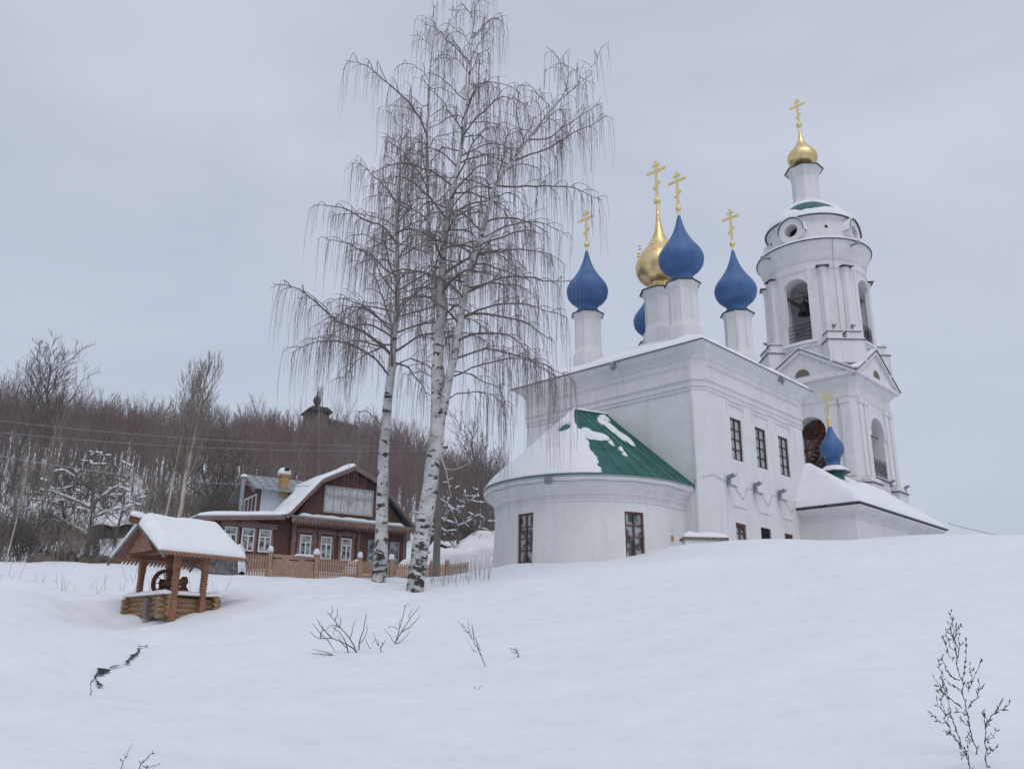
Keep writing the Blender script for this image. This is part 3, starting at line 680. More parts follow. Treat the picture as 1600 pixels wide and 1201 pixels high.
# little dome on its green drum
lx, ly = 11.55, -.72
mb = MB(); mb.lathe([(.5, 8.6), (.5, 9.92)], 8, (lx, ly), ph=math.pi/8); d = cb(mb, 'dome_base', M['green'])
mb = MB(); mb.lathe([(.82, 9.9), (.86, 9.94), (.45, 10.25)], 8, (lx, ly), ph=math.pi/8); cb(mb, 'drum_cap', M['tin'], d)
mb = MB(); mb.lathe([(.81, 9.96), (.76, 10.06), (.5, 10.28), (.4, 10.3)], 16, (lx, ly)); cb(mb, 'roof_snow', M['roofsnow'], d, smooth=2)
SM = [(.40, 0), (.40, .06), (.36, .45), (.35, .55), (.42, .57), (.42, .63), (.37, .68), (.48, .85), (.60, 1.05), (.65, 1.25), (.655, 1.42), (.61, 1.66), (.51, 1.9), (.37, 2.15), (.26, 2.4), (.18, 2.65), (.12, 2.9), (.085, 3.1)]
mb = MB(); mb.lathe([(r*.97, 10.15+z*.8) for r, z in SM], 40, (lx, ly)); cb(mb, 'onion_dome', M['blue'], d, smooth=1)
mb = MB(); mb.lathe([(.11, 12.5), (.11, 12.85), (.15, 12.9), (.15, 12.98), (.07, 13.04), (.05, 13.15)], 14, (lx, ly)); cb(mb, 'orb', M['crossgold'], d, smooth=1)
cb(move(cross_mesh(13.1, 1.6, .7), lx, ly), 'cross', M['crossgold'], d)

# ------------------------------------------------------------------ bell tower
TA, TB, TS = 24.5, 4.8, 3.22
def sq(o, z, ch=0.0):
    s = TS+o
    if ch <= 0: return [(TA-s, TB-s, z), (TA+s, TB-s, z), (TA+s, TB+s, z), (TA-s, TB+s, z)]
    c = ch; return [(TA-s+c, TB-s, z), (TA+s-c, TB-s, z), (TA+s, TB-s+c, z), (TA+s, TB+s-c, z), (TA+s-c, TB+s, z), (TA-s+c, TB+s, z), (TA-s, TB+s-c, z), (TA-s, TB-s+c, z)]
mb = MB(); mb.loft([sq(o, z, .35) for z, o in ((5, 0), (16.9, 0), (17.0, .06), (17.12, .10), (17.2, .04), (17.75, .04), (17.85, .1), (18.0, .16), (18.1, .26), (18.2, .30), (18.3, .32), (18.7, .32))])
bt = cb(mb, 'bell_tower', M['plaster'], None)
cuts = []
cuts.append(MB().box(TA-2.3, TA+2.3, TB-2.3, TB+2.3, 11.6, 17.6).build('c', None, off=COFF))
def arch_poly(hw, z0, zs, n=14): return [(-hw, z0), (hw, z0)]+[(hw*math.cos(math.pi*k/n), zs+hw*math.sin(math.pi*k/n)) for k in range(n+1)]
for rz in (0, math.pi/2):
    cuts.append(MB().prism(arch_poly(1.12, 11.95, 14.95), -6, 6, Matrix.Translation((TA, TB, 0)) @ Matrix.Rotation(rz, 4, 'Z')).build('c', None, off=COFF))
cut(bt, cuts); bt.parent = church
def four(k): return Matrix.Translation((TA, TB, 0)) @ Matrix.Rotation(math.pi/2*k, 4, 'Z')
# pilasters, capitals, pedestals  (local frame: face at y = -TS)
mb = MB()
for k in range(4):
    F4 = four(k)
    for x in (-2.55, -1.75, 1.75, 2.55):
        mb.box(x-.27, x+.27, -TS-.14, -TS+.1, 11.7, 16.85, F4); mb.box(x-.33, x+.33, -TS-.2, -TS+.1, 16.6, 16.9, F4)
    for s in (-1, 1):
        mb.box(s*2.2-.8, s*2.2+.8, -TS-.5, -TS+.1, 6, 11.15, F4); mb.box(s*2.2-.86, s*2.2+.86, -TS-.42, -TS+.1, 11.28, 11.55, F4)
    # arch moulding
    n = 14
    for i in range(n):
        a0_, a1_ = math.pi*i/n, math.pi*(i+1)/n
        vs = [(r*math.cos(t), y, 14.95+r*math.sin(t)) for y in (-TS-.08, -TS+.05) for r, t in ((1.13, a0_), (1.13, a1_), (1.42, a1_), (1.42, a0_))]
        mb.add(vs, [(0, 1, 2, 3), (7, 6, 5, 4), (0, 4, 5, 1), (2, 6, 7, 3), (1, 5, 6, 2), (0, 3, 7, 4)], F4)
    for s in (-1, 1): mb.box(s*1.28-.17, s*1.28+.17, -TS-.1, -TS+.05, 14.75, 14.95, F4)
cbs(mb, 'pilaster', M['plaster'], bt)
mb = MB(); ms = MB()
for k in range(4):
    F4 = four(k)
    for s in (-1, 1):
        mb.box(s*2.2-.9, s*2.2+.9, -TS-.6, -TS-.05, 11.16, 11.2, F4); ms.box(s*2.2-.84, s*2.2+.84, -TS-.54, -TS-.1, 11.202, 11.29, F4)
    mb.box(-1.2, 1.2, -TS-.12, -TS+.3, 11.8, 11.84, F4); ms.box(-1.1, 1.1, -TS-.08, -TS+.2, 11.845, 11.92, F4)
cb(mb, 'ledge_flashing', M['tin'], bt); cbs(ms, 'ledge_snow', M['roofsnow'], bt)
# pediments on the four sides with half-round vents
mb = MB(); mt = MB(); ms = MB(); mv = MB()
PH = 2.15; PZ = 18.7
for k in range(4):
    F4 = four(k); y = -TS-.42
    mb.prism([(-TS-.25, PZ-.35), (TS+.25, PZ-.35), (TS+.25, PZ), (0, PZ+PH), (-TS-.25, PZ)], y, y+3.3, F4)
    for s in (-1, 1):
        d = math.atan2(PH, TS+.25); Lr = math.hypot(PH, TS+.25)+.25
        Mx = F4 @ Matrix.Translation((0, 0, PZ+PH)) @ Matrix.Rotation(d if s > 0 else -d, 4, 'Y')
        x0, x1 = (0, Lr) if s > 0 else (-Lr, 0)
        mb.box(x0, x1, y-.2, y-.002, -.22, -.02, Mx)
        mt.box(x0, x1, y-.26, y+3.0, .0, .035, Mx)
        ms.box(x0*.97, x1*.97, y-.2, y+2.9, .037, .16, Mx)
    mb.box(-TS-.3, TS+.3, y-.14, y-.003, PZ-.3, PZ-.06, F4)
    ms.box(-TS+.6, TS-.8, y-.12, y-.004, PZ-.058, PZ+.02, F4)
    mv.loft([[(.52*math.cos(math.pi*i/12), yy, PZ+.18+.52*math.sin(math.pi*i/12)) for i in range(13)] for yy in (y-.03, y-.004)], F4)
cb(mb, 'pediment', M['plaster'], bt); cbs(mt, 'ledge_flashing', M['tin'], bt); cbs(ms, 'ledge_snow', M['roofsnow'], bt)
cbs(mv, 'fan_vent', noisy('verdigris', (.10, .10, .07), (.2, .19, .13), 12, 3, .8), bt)
# round base with corner pedestals
mb = MB(); mb.lathe([(3.1, 18.6), (3.3, 19.2), (3.42, 21.05), (3.5, 21.2)], 48, (TA, TB))
for k in range(4):
    F4 = four(k) @ Matrix.Rotation(math.pi/4, 4, 'Z')
    mb.box(-1.25, 1.25, -4.35, -3, 19.4, 21.0, F4); mb.box(-1.15, -.15, -4.15, -3, 21.1, 21.65, F4); mb.box(.15, 1.15, -4.15, -3, 21.1, 21.65, F4)
cb(mb, 'belfry_base', M['plaster'], bt)
mt = MB(); ms = MB()
for k in range(4):
    F4 = four(k) @ Matrix.Rotation(math.pi/4, 4, 'Z')
    mt.box(-1.33, 1.33, -4.43, -3.2, 21.0, 21.045, F4); ms.box(-1.28, 1.28, -4.38, -3.2, 21.047, 21.12, F4)
    for s in (-1, 1): mt.box(s*.65-.56, s*.65+.56, -4.22, -3.2, 21.655, 21.69, F4); ms.box(s*.65-.5, s*.65+.5, -4.16, -3.2, 21.692, 21.8, F4)
    F5 = four(k); ms.box(-1.2, 1.2, -3.62, -3.1, 21.25, 21.36, F5)
cbs(mt, 'ledge_flashing', M['tin'], bt); cbs(ms, 'ledge_snow', M['roofsnow'], bt)
# round belfry
mb = MB(); mb.lathe([(3.52, 21.0), (3.5, 26.6), (3.55, 26.65), (3.6, 26.75), (3.52, 26.8), (3.52, 27.3), (3.6, 27.4), (3.66, 27.7), (3.78, 28.0), (3.92, 28.3), (3.95, 28.5), (4.02, 28.62), (4.05, 28.7)], 72, (TA, TB))
bf = cb(mb, 'belfry', M['plaster'], None, smooth=1)
cuts = [MB().lathe([(2.6, 21.5), (2.6, 26.2), (1.6, 27.2)], 40, (TA, TB)).build('c', None, off=COFF)]
for rz in (0, math.pi/2):
    cuts.append(MB().prism(arch_poly(.98, 21.5, 25.2), -6, 6, Matrix.Translation((TA, TB, 0)) @ Matrix.Rotation(rz, 4, 'Z')).build('c', None, off=COFF))
cut(bf, cuts); bf.parent = church
mb = MB(); mt = MB()
for k in range(4):
    for dt in (-13, 13, -28, 28):
        F4 = four(k) @ Matrix.Rotation(math.pi/4+R(dt), 4, 'Z')
        wd = .3 if abs(dt) == 13 else .16
        yy = -3.6 if abs(dt) == 13 else -3.55
        mb.box(-wd, wd, yy, -3.3, 21.3, 26.7, F4)
        if abs(dt) == 13:
            mb.lathe([(.23, 21.5), (.21, 26.3), (.27, 26.4), (.32, 26.7)], 14, (0, -3.56), F4)
            mt.box(-.46, .46, -4.02, -3.4, 26.72, 26.76, F4)
    F4 = four(k)
    n = 16
    for i in range(n):
        a0_, a1_ = math.pi*i/n, math.pi*(i+1)/n
        vs = []
        for e_ in (-.02, .07):
            for r, t in ((1.0, a0_), (1.0, a1_), (1.2, a1_), (1.2, a0_)):
                x = r*math.cos(t); vs.append((x, -(math.sqrt(3.5**2-x*x)+e_), 25.2+r*math.sin(t)))
        mb.add(vs, [(0, 1, 2, 3), (7, 6, 5, 4), (0, 4, 5, 1), (2, 6, 7, 3), (1, 5, 6, 2), (0, 3, 7, 4)], F4)
cbs(mb, 'pilaster', M['plaster'], bf); cbs(mt, 'ledge_flashing', M['tin'], bf)
mb = MB(); mb.lathe([(4.12, 28.7), (4.14, 28.76), (3.0, 29.3)], 72, (TA, TB)); cb(mb, 'cornice_roof', M['tin'], bf)
mb = MB(); mb.lathe([(4.1, 28.77), (4.08, 28.88), (3.9, 29.0), (3.2, 29.3), (3.0, 29.3)], 72, (TA, TB), cap=False); cb(mb, 'ledge_snow', M['roofsnow'], bf, smooth=2)
mb = MB()
for k in range(4):
    F4 = four(k) @ Matrix.Rotation(R(45+20), 4, 'Z'); mb.tube([(0, -3.95, 28.35), (0, -4.5, 28.3)], .08, 8, F4)
    mb.box(-.12, .12, -4.7, -4.45, 28.2, 28.42, F4)
cbs(mb, 'gutter_outlet', M['greymetal'], bf)
mb = MB(); F4 = four(0) @ Matrix.Rotation(R(-46), 4, 'Z'); mb.tube([(0, -4.1, 28.7), (0, -3.9, 28.0), (0, -3.75, 27.2), (.02, -3.7, 24), (0, -3.75, 21.6)], .02, 5, F4); cb(mb, 'lightning_cable', M['greymetal'], bf)
# railings
def railing(mb, hw, z0, z1, y, F4, n, mid=2, star=True):
    for z in np.linspace(z0, z1, mid+2): mb.tube([(-hw, y, z), (hw, y, z)], .02, 4, F4)
    for i in range(n+1): x = -hw+2*hw*i/n; mb.tube([(x, y, z0), (x, y, z1)], .014, 4, F4)
    if star:
        zc = (z0+z1)/2; pts = []
        for i in range(17):
            r = .26 if i % 2 == 0 else .15; t = 2*math.pi*i/16; pts.append((r*math.cos(t), y-.02, zc+r*math.sin(t)))
        mb.tube(pts, .02, 4, F4); mb.tube([(.3*math.cos(2*math.pi*i/16), y-.02, zc+.3*math.sin(2*math.pi*i/16)) for i in range(17)], .015, 4, F4)
for k in range(4):
    mb = MB(); railing(mb, .98, 21.6, 22.75, -3.33, four(k), 14, 3); cb(mb, 'railing', M['iron'], bf)
    mb = MB(); F4 = four(k); hw = 1.12
    for z in (12.02, 12.3, 12.95, 13.15): mb.tube([(-hw, -TS+.1, z), (hw, -TS+.1, z)], .022, 4, F4)
    for i in range(11):
        x = -hw+2*hw*i/10; mb.tube([(x, -TS+.1, 12.0), (x, -TS+.1, 13.15)], .015, 4, F4)
    for i in range(5):
        x = -.9+.45*i
        for s in (-1, 1): mb.tube([(x+s*(.02+.13*math.sin(math.pi*q/6)), -TS+.08, 12.32+.6*q/6) for q in range(7)], .017, 4, F4)
    cb(mb, 'railing', M['iron'], bt)
# beams in the belfry
mb = MB()
for k in range(4):
    F4 = four(k); mb.box(-1.05, 1.05, -2.95, -2.75, 25.0, 25.22, F4)
    mb.tube([(-1.5, -3.05, 25.05), (1.5, -3.05, 25.12)], .035, 6, F4)
mb.box(TA-2.6, TA+2.6, TB-.12, TB+.12, 25.3, 25.55)
mb.box(TA-2.4, TA+2.4, TB-1.3, TB-1.1, 25.3, 25.5); mb.box(TA-2.4, TA+2.4, TB+1.1, TB+1.3, 25.3, 25.5)
cbs(mb, 'bell_beam', M['oldwood'], bf)
mb = MB()   # tie rods of the lower arches
for k in range(4): mb.tube([(-1.15, -TS+.4, 14.9), (1.15, -TS+.4, 14.9)], .03, 5, four(k))
cbs(mb, 'tie_rod', M['iron'], bt)
# wooden stair inside the lower tier
mb = MB()
F4 = Matrix.Translation((TA, TB, 0))
def flight(x, y0, z0, y1, z1, n, w=.9):
    for s in (0, w): mb.tube([(x+s, y0, z0), (x+s, y1, z1)], .075, 5, F4)
    for s in (0, w): mb.tube([(x+s, y0, z0+.9), (x+s, y1, z1+.9)], .04, 5, F4)
    for i in range(n):
        t = (i+.5)/n; y, z = y0+(y1-y0)*t, z0+(z1-z0)*t; mb.box(x, x+w, y-.13, y+.13, z-.02, z+.03, F4)
    for i in range(0, n, 2):
        t = (i+.5)/n; y, z = y0+(y1-y0)*t, z0+(z1-z0)*t; mb.tube([(x, y, z), (x, y, z+.9)], .03, 4, F4)
flight(-2.2, 1.6, 12.0, -1.0, 16.2, 14); flight(-1.0, 1.9, 11.8, -1.2, 14.6, 11)
for y in (-.2, .9, 1.8): mb.tube([(-2.15, y, 11.7), (-2.15, y, 17)], .07, 4, F4)
mb.tube([(-2.1, -1.2, 14.1), (-2.1, 2.2, 14.1)], .07, 4, F4); mb.box(-2.2, 1.2, -2.2, 2.2, 15.65, 15.75, F4)
mb.tube([(-2.1, 2.0, 11.9), (-2.1, .2, 14.2)], .05, 4, F4)
cb(mb, 'wooden_stair', M['darkpine'], bt)
# cupola: attic with four round windows and a domed roof
mb = MB(); mb.lathe([(3.06, 28.9), (3.04, 30.95), (3.14, 31.0), (3.2, 31.1)], 64, (TA, TB))
tc_ = cb(mb, 'cupola', M['plaster'], None, smooth=1)
cuts = []
OZ = 30.15
for k in range(4):
    n = 24; cuts.append(MB().prism([(.8*math.cos(2*math.pi*i/n), OZ+.8*math.sin(2*math.pi*i/n)) for i in range(n)], -6, -2.0, four(k)).build('c', None, off=COFF))
cut(tc_, cuts); tc_.parent = church
mb = MB()
for k in range(4):          # round dormers: a thick ring in front of a dark hole
    F4 = four(k); n = 28; rg = []
    for y, r in ((-2.2, .44), (-3.32, .5), (-3.34, .96), (-2.2, .96)):
        rg.append([(r*math.cos(2*math.pi*i/n), y, OZ+r*math.sin(2*math.pi*i/n)) for i in range(n)])
    mb.loft(rg+[rg[0]], F4, cap=False)
cbs(mb, 'round_dormer', M['plaster'], tc_, smooth=1)
mb = MB()
for k in range(4):
    n = 20; mb.loft([[(.5*math.cos(2*math.pi*i/n), y, OZ+.5*math.sin(2*math.pi*i/n)) for i in range(n)] for y in (-2.5, -2.45)], four(k))
cbs(mb, 'dormer_pane', M['iron'], tc_)
mb = MB()
for k in range(4):
    F4 = four(k) @ Matrix.Rotation(math.pi/4, 4, 'Z'); mb.lathe([(0, -.02), (.13, 0), (.09, .05), (0, .05)], 8, (0, 0), F4 @ Matrix.Translation((0, -3.04, 30.2)) @ Matrix.Rotation(R(90), 4, 'X'))
cbs(mb, 'wall_vent', M['iron'], tc_)
ROOFP = [(3.28, 31.1), (3.3, 31.14), (3.08, 31.5), (2.66, 32.05), (2.15, 32.55), (1.65, 32.98), (1.1, 33.3)]
mb = MB(); mb.lathe([(3.15, 31.1)]+ROOFP, 64, (TA, TB))
cpr = cb(mb, 'cupola_roof', M['green'], tc_)
mb = MB(); mb.lathe([(3.2, 31.085), (3.32, 31.08), (3.34, 31.13), (3.25, 31.16)], 64, (TA, TB))
def hood(mb, r0, r1, y0, y1):
    n = 18
    for k in range(4):
        F4 = four(k)
        for i in range(n):
            a0_, a1_ = R(-8)+R(196)*i/n, R(-8)+R(196)*(i+1)/n
            vs = [(r*math.cos(t), y, OZ+r*math.sin(t)) for y in (y0, y1) for r, t in ((r0, a0_), (r0, a1_), (r1, a1_), (r1, a0_))]
            mb.add(vs, [(0, 1, 2, 3), (7, 6, 5, 4), (0, 4, 5, 1), (2, 6, 7, 3), (1, 5, 6, 2), (0, 3, 7, 4)], F4)
hood(mb, .965, 1.0, -3.46, -1.6)
cb(mb, 'roof_edge', M['tin'], cpr)
mb = MB(); hood(mb, 1.002, 1.07, -3.42, -1.6); cbs(mb, 'dormer_snow', M['roofsnow'], tc_)
def cf(u, v):
    t = u*2*math.pi; k = v*(len(ROOFP)-2); i = min(int(k), len(ROOFP)-3); f_ = k-i
    r = ROOFP[i+1][0]*(1-f_)+ROOFP[i+2][0]*f_; z = ROOFP[i+1][1]*(1-f_)+ROOFP[i+2][1]*f_; return (TA+r*math.cos(t), TB+r*math.sin(t), z)
def cth(u, v):
    e = .12*rnoise(math.cos(u*6.283)*1.2, math.sin(u*6.283)*1.2+v, 3, 9)
    p = 1-math.hypot(((u-.575) % 1 if (u-.575) % 1 < .5 else (u-.575) % 1-1)/.115, (v-.60)/.33)+e*2
    return -.02 if p > 0 else .2*min(1, math.sqrt(min(1, -p*4)))*min(1, .3+v*8)
slab(cf, 120, 30, cth, 'roof_snow', M['roofsnow'], cpr, COFF, -.01)
ph = math.pi/8
mb = MB(); mb.lathe([(1.32, 32.4), (1.3, 33.25), (1.2, 33.35), (1.08, 33.7), (1.0, 33.8), (1.0, 35.75), (1.05, 35.8), (1.08, 35.95), (1.2, 36.25), (1.36, 36.45)], 8, (TA, TB), ph=ph); dn = cb(mb, 'drum', M['plaster'])
mb = MB(); mb.lathe([(1.46, 36.45), (1.48, 36.5), (.7, 36.7)], 8, (TA, TB), ph=ph); cb(mb, 'drum_cap', M['tin'], dn)
s_ = .8
mb = MB(); mb.lathe([(r*s_*1.0, 36.6+z*s_*.92) for r, z in GOLD], 48, (TA, TB)); cb(mb, 'onion_dome', M['gold'], dn, smooth=2)
zt2 = 36.6+5.25*s_*.92
mb = MB(); mb.lathe([(.08, zt2-.1), (.09, zt2+.02), (.2, zt2+.1), (.25, zt2+.22), (.2, zt2+.34), (.08, zt2+.42), (.06, zt2+.6)], 16, (TA, TB)); cb(mb, 'orb', M['crossgold'], dn, smooth=1)
cb(move(cross_mesh(zt2+.4, 2.2, 1.1), TA, TB), 'cross', M['crossgold'], dn)
print('tower tip', proj(frC(TA, TB, zt2+2.4)), 'dome mid', proj(frC(TA, TB, 38.1)))

# bells
def bell(a, b, z, s, label):
    t = thing('bell', label, 'bell', tuple(frC(a, b, z)), YAW, 'bells hanging in the belfry')
    mb = MB(); mb.lathe([(.1, 0), (.3, -.06), (.36, -.2), (.4, -.5), (.47, -.78), (.62, -1.0), (.66, -1.08), (.6, -1.08), (.42, -.8), (.34, -.5), (.28, -.2), (0, -.15)], 28, cap=False)
    mb.v = [(x*s, y*s, zz*s) for x, y, zz in mb.v]; mb.build('bell_body', M['bronze'], t, smooth=2)
    mb = MB(); mb.tube([(0, 0, 0), (0, 0, .3*s)], .05*s, 6); mb.tube([(-.12*s, 0, .0), (-.1*s, 0, .18*s), (.1*s, 0, .18*s), (.12*s, 0, 0)], .035*s, 6); mb.build('hanger', M['iron'], t)
    mb = MB(); mb.tube([(0, 0, -.2*s), (0, 0, -1.05*s)], .025*s, 6); mb.lathe([(0, -1.12*s), (.08*s, -1.05*s), (0, -.95*s)], 8); mb.build('clapper', M['iron'], t)
bell(TA-2.2, TB+.0, 24.85, .85, 'medium bronze bell hanging in the left arch of the belfry')
bell(TA-.9, TB-1.2, 25.0, 1.0, 'largest dark bell deep inside the belfry, partly hidden by the left arch edge')
bell(TA+.3, TB-2.3, 24.95, 1.0, 'dark bell hanging in the right-hand arch of the belfry')
# floodlights
FG = 'floodlights on the church'
def flood(P, rz, label, two=True, s=1.0):
    t = thing('floodlight', label, 'floodlight', tuple(P), rz, FG)
    mb = MB(); mb.box(-.05*s, .05*s, -.02, .16*s, -.22*s, .22*s); mb.build('bracket', M['greymetal'], t)
    for sg in ((1, -1) if two else (1,)):
        mb = MB(); Mx = Matrix.Translation((0, -.1*s, sg*.16*s)) @ Matrix.Rotation(R(-20*sg), 4, 'X')
        mb.loft([[(-.2*s, -.22*s, sg*.10*s), (.2*s, -.22*s, sg*.10*s), (.2*s, .12*s, sg*.10*s), (-.2*s, .12*s, sg*.10*s)], [(-.12*s, -.14*s, 0), (.12*s, -.14*s, 0), (.12*s, .06*s, 0), (-.12*s, .06*s, 0)]], Mx)
        mb.build('lamp_head', M['greymetal'], t)
    mb = MB(); mb.lathe([(.2*s, .27*s), (.17*s, .33*s), (.08*s, .36*s)], 12, (0, -.1*s)); mb.build('snow_cap', M['roofsnow'], t, smooth=2)
    return t
for k, l in enumerate(('nearest the church corner', 'under the middle window', 'farthest from the church corner')):
    flood(frC(1.32+2.45*k, -.16, 8.0), YAW, 'grey up-and-down floodlight under the tall windows, '+l)
flood(frC(TA+.35, TB-TS-.45, 11.5), YAW, 'snow-capped floodlight on the tower ledge under the iron railing', False, .9)
flood(frC(TA+2.9, TB-TS-.45, 11.5), YAW, 'snow-capped floodlight on the rightmost tower ledge corner', False, .9)
P_ = four(0) @ Matrix.Rotation(R(-45), 4, 'Z')
for dx, l in ((-.65, 'snowy floodlight at the foot of the belfry pilasters, the left of the pair'), (.65, 'snowy floodlight at the foot of the belfry pilasters, the right of the pair')):
    q = P_ @ Vector((dx, -4.05, 21.9)); flood(frC(q.x, q.y, q.z), YAW-R(45), l, False, .8)
P_ = four(3) @ Matrix.Rotation(R(-45), 4, 'Z'); q = P_ @ Vector((.5, -4.2, 21.8)); flood(frC(q.x, q.y, q.z), YAW+R(225), 'small floodlight sticking out at the left edge of the belfry foot', False, .8)
P_ = four(1) @ Matrix.Rotation(R(-45), 4, 'Z'); q = P_ @ Vector((-.5, -4.2, 21.8)); flood(frC(q.x, q.y, q.z), YAW+R(45), 'small floodlight sticking out at the right edge of the belfry foot', False, .8)
# low snow-topped parapet by the corner
t = thing('brick_parapet', 'low crumbling whitewashed brick parapet under snow at the church corner', 'wall', tuple(frC(-1.45, -.35, 4.6)), YAW-R(42))
mb = MB(); mb.box(-.95, .85, -.3, .3, -.6, .38); o = mb.build('brickwork', M['plaster'], t)
mb = MB(); mb.box(-1.02, .92, -.36, .36, .38, .5); mb.build('coping', M['oldwood'], t)
slab(lambda u, v: (-1.02+1.94*u, -.36+.72*v, .5), 24, 12, lambda u, v: .02+.2*math.sqrt(max(0, min(1, min(u, 1-u, (v)*.6, (1-v)*.6)/.14)))*(1+.3*rnoise(u, v, 4)), 'snow_cap', M['roofsnow'], t)

# ------------------------------------------------------------------ wooden house
HS = 1.0
HZ = 4.2; HO = hd(455, 885, 47)
house = thing('wooden_house', 'maroon wooden house with snowy gambrel roof, dormer and carved window trims behind the fence', 'house', (HO[0], HO[1], HZ), R(33))
HOFF = (0, 0, HZ)
def hb(mb, name, m, parent=house, smooth=False): return mb.build(name, m, parent, smooth, HOFF)
GR = [(-.52, 7.02), (1.2, 9.07), (2.98, 10.0), (4.55, 9.3), (6.95, 6.9)]     # roof section, left foot to right foot
# main block walls with the gable
mb = MB(); mb.prism([(-.1, 3), (6.45, 3), (6.45, 6.95), (4.5, 9.15), (2.97, 9.85), (1.3, 8.95), (-.1, 7.0)], 0, 8.0)
hb(mb, 'wall', M['housewall'])
mb = MB(); mb.prism([(-4.3, 3), (-.11, 3), (-.11, 6.95), (-4.3, 6.55)], .25, 7.0); hb(mb, 'side_wing_wall', M['housewall'])
# roof slabs
mb = MB()
def rslab(mb, p, q, y0, y1, t):
    d = Vector((q[0]-p[0], q[1]-p[1])).normalized(); n = (-d.y*t, d.x*t)
    mb.prism([p, q, (q[0]+n[0], q[1]+n[1]), (p[0]+n[0], p[1]+n[1])], y0, y1)
for p, q in zip(GR[:-1], GR[1:]): rslab(mb, p, q, -.42, 8.3, .06)
rslab(mb, (-5.0, 6.58), (-.53, 7.02), -.15, 7.4, .06)
hroof = hb(mb, 'roof', M['greymetal'])
mb = MB()     # barge boards
for p, q in zip(GR[:-1], GR[1:]): rslab(mb, (p[0], p[1]-.17), (q[0], q[1]-.17), -.46, -.40, .165)
rslab(mb, (-5.0, 6.4), (-.56, 6.84), -.19, -.13, .17)
hb(mb, 'barge_board', M['housetrim'], hroof)
PTS = [(-5.02, 6.64), (-3.5, 6.79), (-2.0, 6.94), (-.9, 7.05), (-.5, 7.13), (0, 7.7), (.6, 8.43), (1.2, 9.14), (2.0, 9.56), (2.98, 10.07)]
def hsn(u, v):
    k = u*(len(PTS)-1); i = min(int(k), len(PTS)-2); f_ = k-i
    return (PTS[i][0]*(1-f_)+PTS[i+1][0]*f_, (-.15 if PTS[i][0]*(1-f_)+PTS[i+1][0]*f_ < -.5 else -.44)+v*7.7, PTS[i][1]*(1-f_)+PTS[i+1][1]*f_)
slab(hsn, 60, 36, lambda u, v: .03+.24*math.sqrt(max(0, min(1, min(u, 1.02-u, v*.8, 1-v)/.05)))*(1+.35*rnoise(u*2, v, 4, 1)), 'roof_snow', M['roofsnow'], hroof, HOFF, .0)
def hsr(u, v):
    P = [(2.98, 10.07), (4.55, 9.37), (6.95, 6.97)]; k = u*2; i = min(int(k), 1); f_ = k-i
    return (P[i][0]*(1-f_)+P[i+1][0]*f_, -.3+v*8.5, P[i][1]*(1-f_)+P[i+1][1]*f_)
slab(hsr, 30, 30, lambda u, v: (.16 if u < .5 else .09)*math.sqrt(max(0, min(1, min(v, 1-v)/.05)))*(1+.3*rnoise(u, v, 4)), 'roof_snow', M['roofsnow'], hroof, HOFF, .0)
# ledge roof below the gable with carved valance
mb = MB(); mb.prism([(-.35, 7.0), (6.7, 6.95), (6.7, 7.02), (-.35, 7.07)], -.5, -.002); lr = hb(mb, 'ledge_roof', M['greymetal'])
mb = MB(); mb.box(-.35, 6.7, -.5, -.44, 6.78, 6.985)
n = 46
for i in range(n): x = -.33+7.0*i/n; mb.prism([(x, 6.78), (x+.075, 6.6), (x+.15, 6.78)], -.49, -.45)
hb(mb, 'valance', M['housetrim'], lr)
slab(lambda u, v: (.05+6.0*u, -.5+.5*v, 7.06-.04*u), 60, 6, lambda u, v: .02+.13*math.sqrt(max(0, min(1, min(u, 1-u)/.04)))*(1+.5*rnoise(u*6, v, 2)), 'ledge_snow', M['roofsnow'], lr, HOFF, .0)
mb = MB()     # corner boards
for x in (-.1, 6.25): mb.box(x, x+.22, -.04, .0, 3.2, 6.6)
for x in (.9+.22, 3.55): mb.box(x, x+.14, -.035, .0, 3.2, 6.6)
mb.box(-.1, 6.45, -.03, .0, 6.62, 6.72)
hb(mb, 'corner_board', M['housetrim'])
hgl = M['paneglass']
def hwin(x0, x1, z0, z1, y, style=1, fm=M['whiteframe'], trim=True):
    P = lambda u, z, n: ((x0+x1)/2+u, y-.05-n, z)
    w = x1-x0
    f = window(P, 0, z0, z1, w, None, fm=fm, rows=1, cols=1, fw_=.07, depth=.06) if style == 1 else None
    f.parent = house; off = HOFF
    for o in [f]+list(f.children):
        me = o.data; me.transform(Matrix.Translation((0, 0, -HZ)))
    mb = MB(); zt = z0+(z1-z0)*.66
    mb.box(x0+.07, x1-.07, y-.10, y-.06, zt-.03, zt+.03); mb.box((x0+x1)/2-.035, (x0+x1)/2+.035, y-.10, y-.06, z0+.07, zt-.03)
    hb(mb, 'sash_bar', fm, f)
    if trim:
        mb = MB()
        mb.box(x0-.14, x0-.002, y-.07, y+.0, z0-.15, z1+.1); mb.box(x1+.002, x1+.14, y-.07, y, z0-.15, z1+.1)
        mb.box(x0-.24, x1+.24, y-.12, y, z1+.1, z1+.22); mb.box(x0-.14, x1+.14, y-.09, y, z0-.2, z0-.152)
        n = 8; c = (x0+x1)/2
        mb.prism([(x0-.22, z1+.222), (x1+.22, z1+.222)]+[(c+(w/2+.2)*math.cos(math.pi*i/n), z1+.222+.13*(math.sin(math.pi*i/n))**.6) for i in range(1, n)], y-.08, y)
        for sx in (-1, 1):
            xx = c+sx*(w/2+.1); mb.prism([(xx-.06, z1+.1), (xx+.06, z1+.1), (xx, z1-.22)], y-.11, y-.071)
        hb(mb, 'carved_trim', M['housetrim'], f)
    return f
for x0, x1 in ((.33, .95), (1.47, 2.08), (2.6, 3.2)): hwin(x0, x1, 5.0, 6.18, 0)
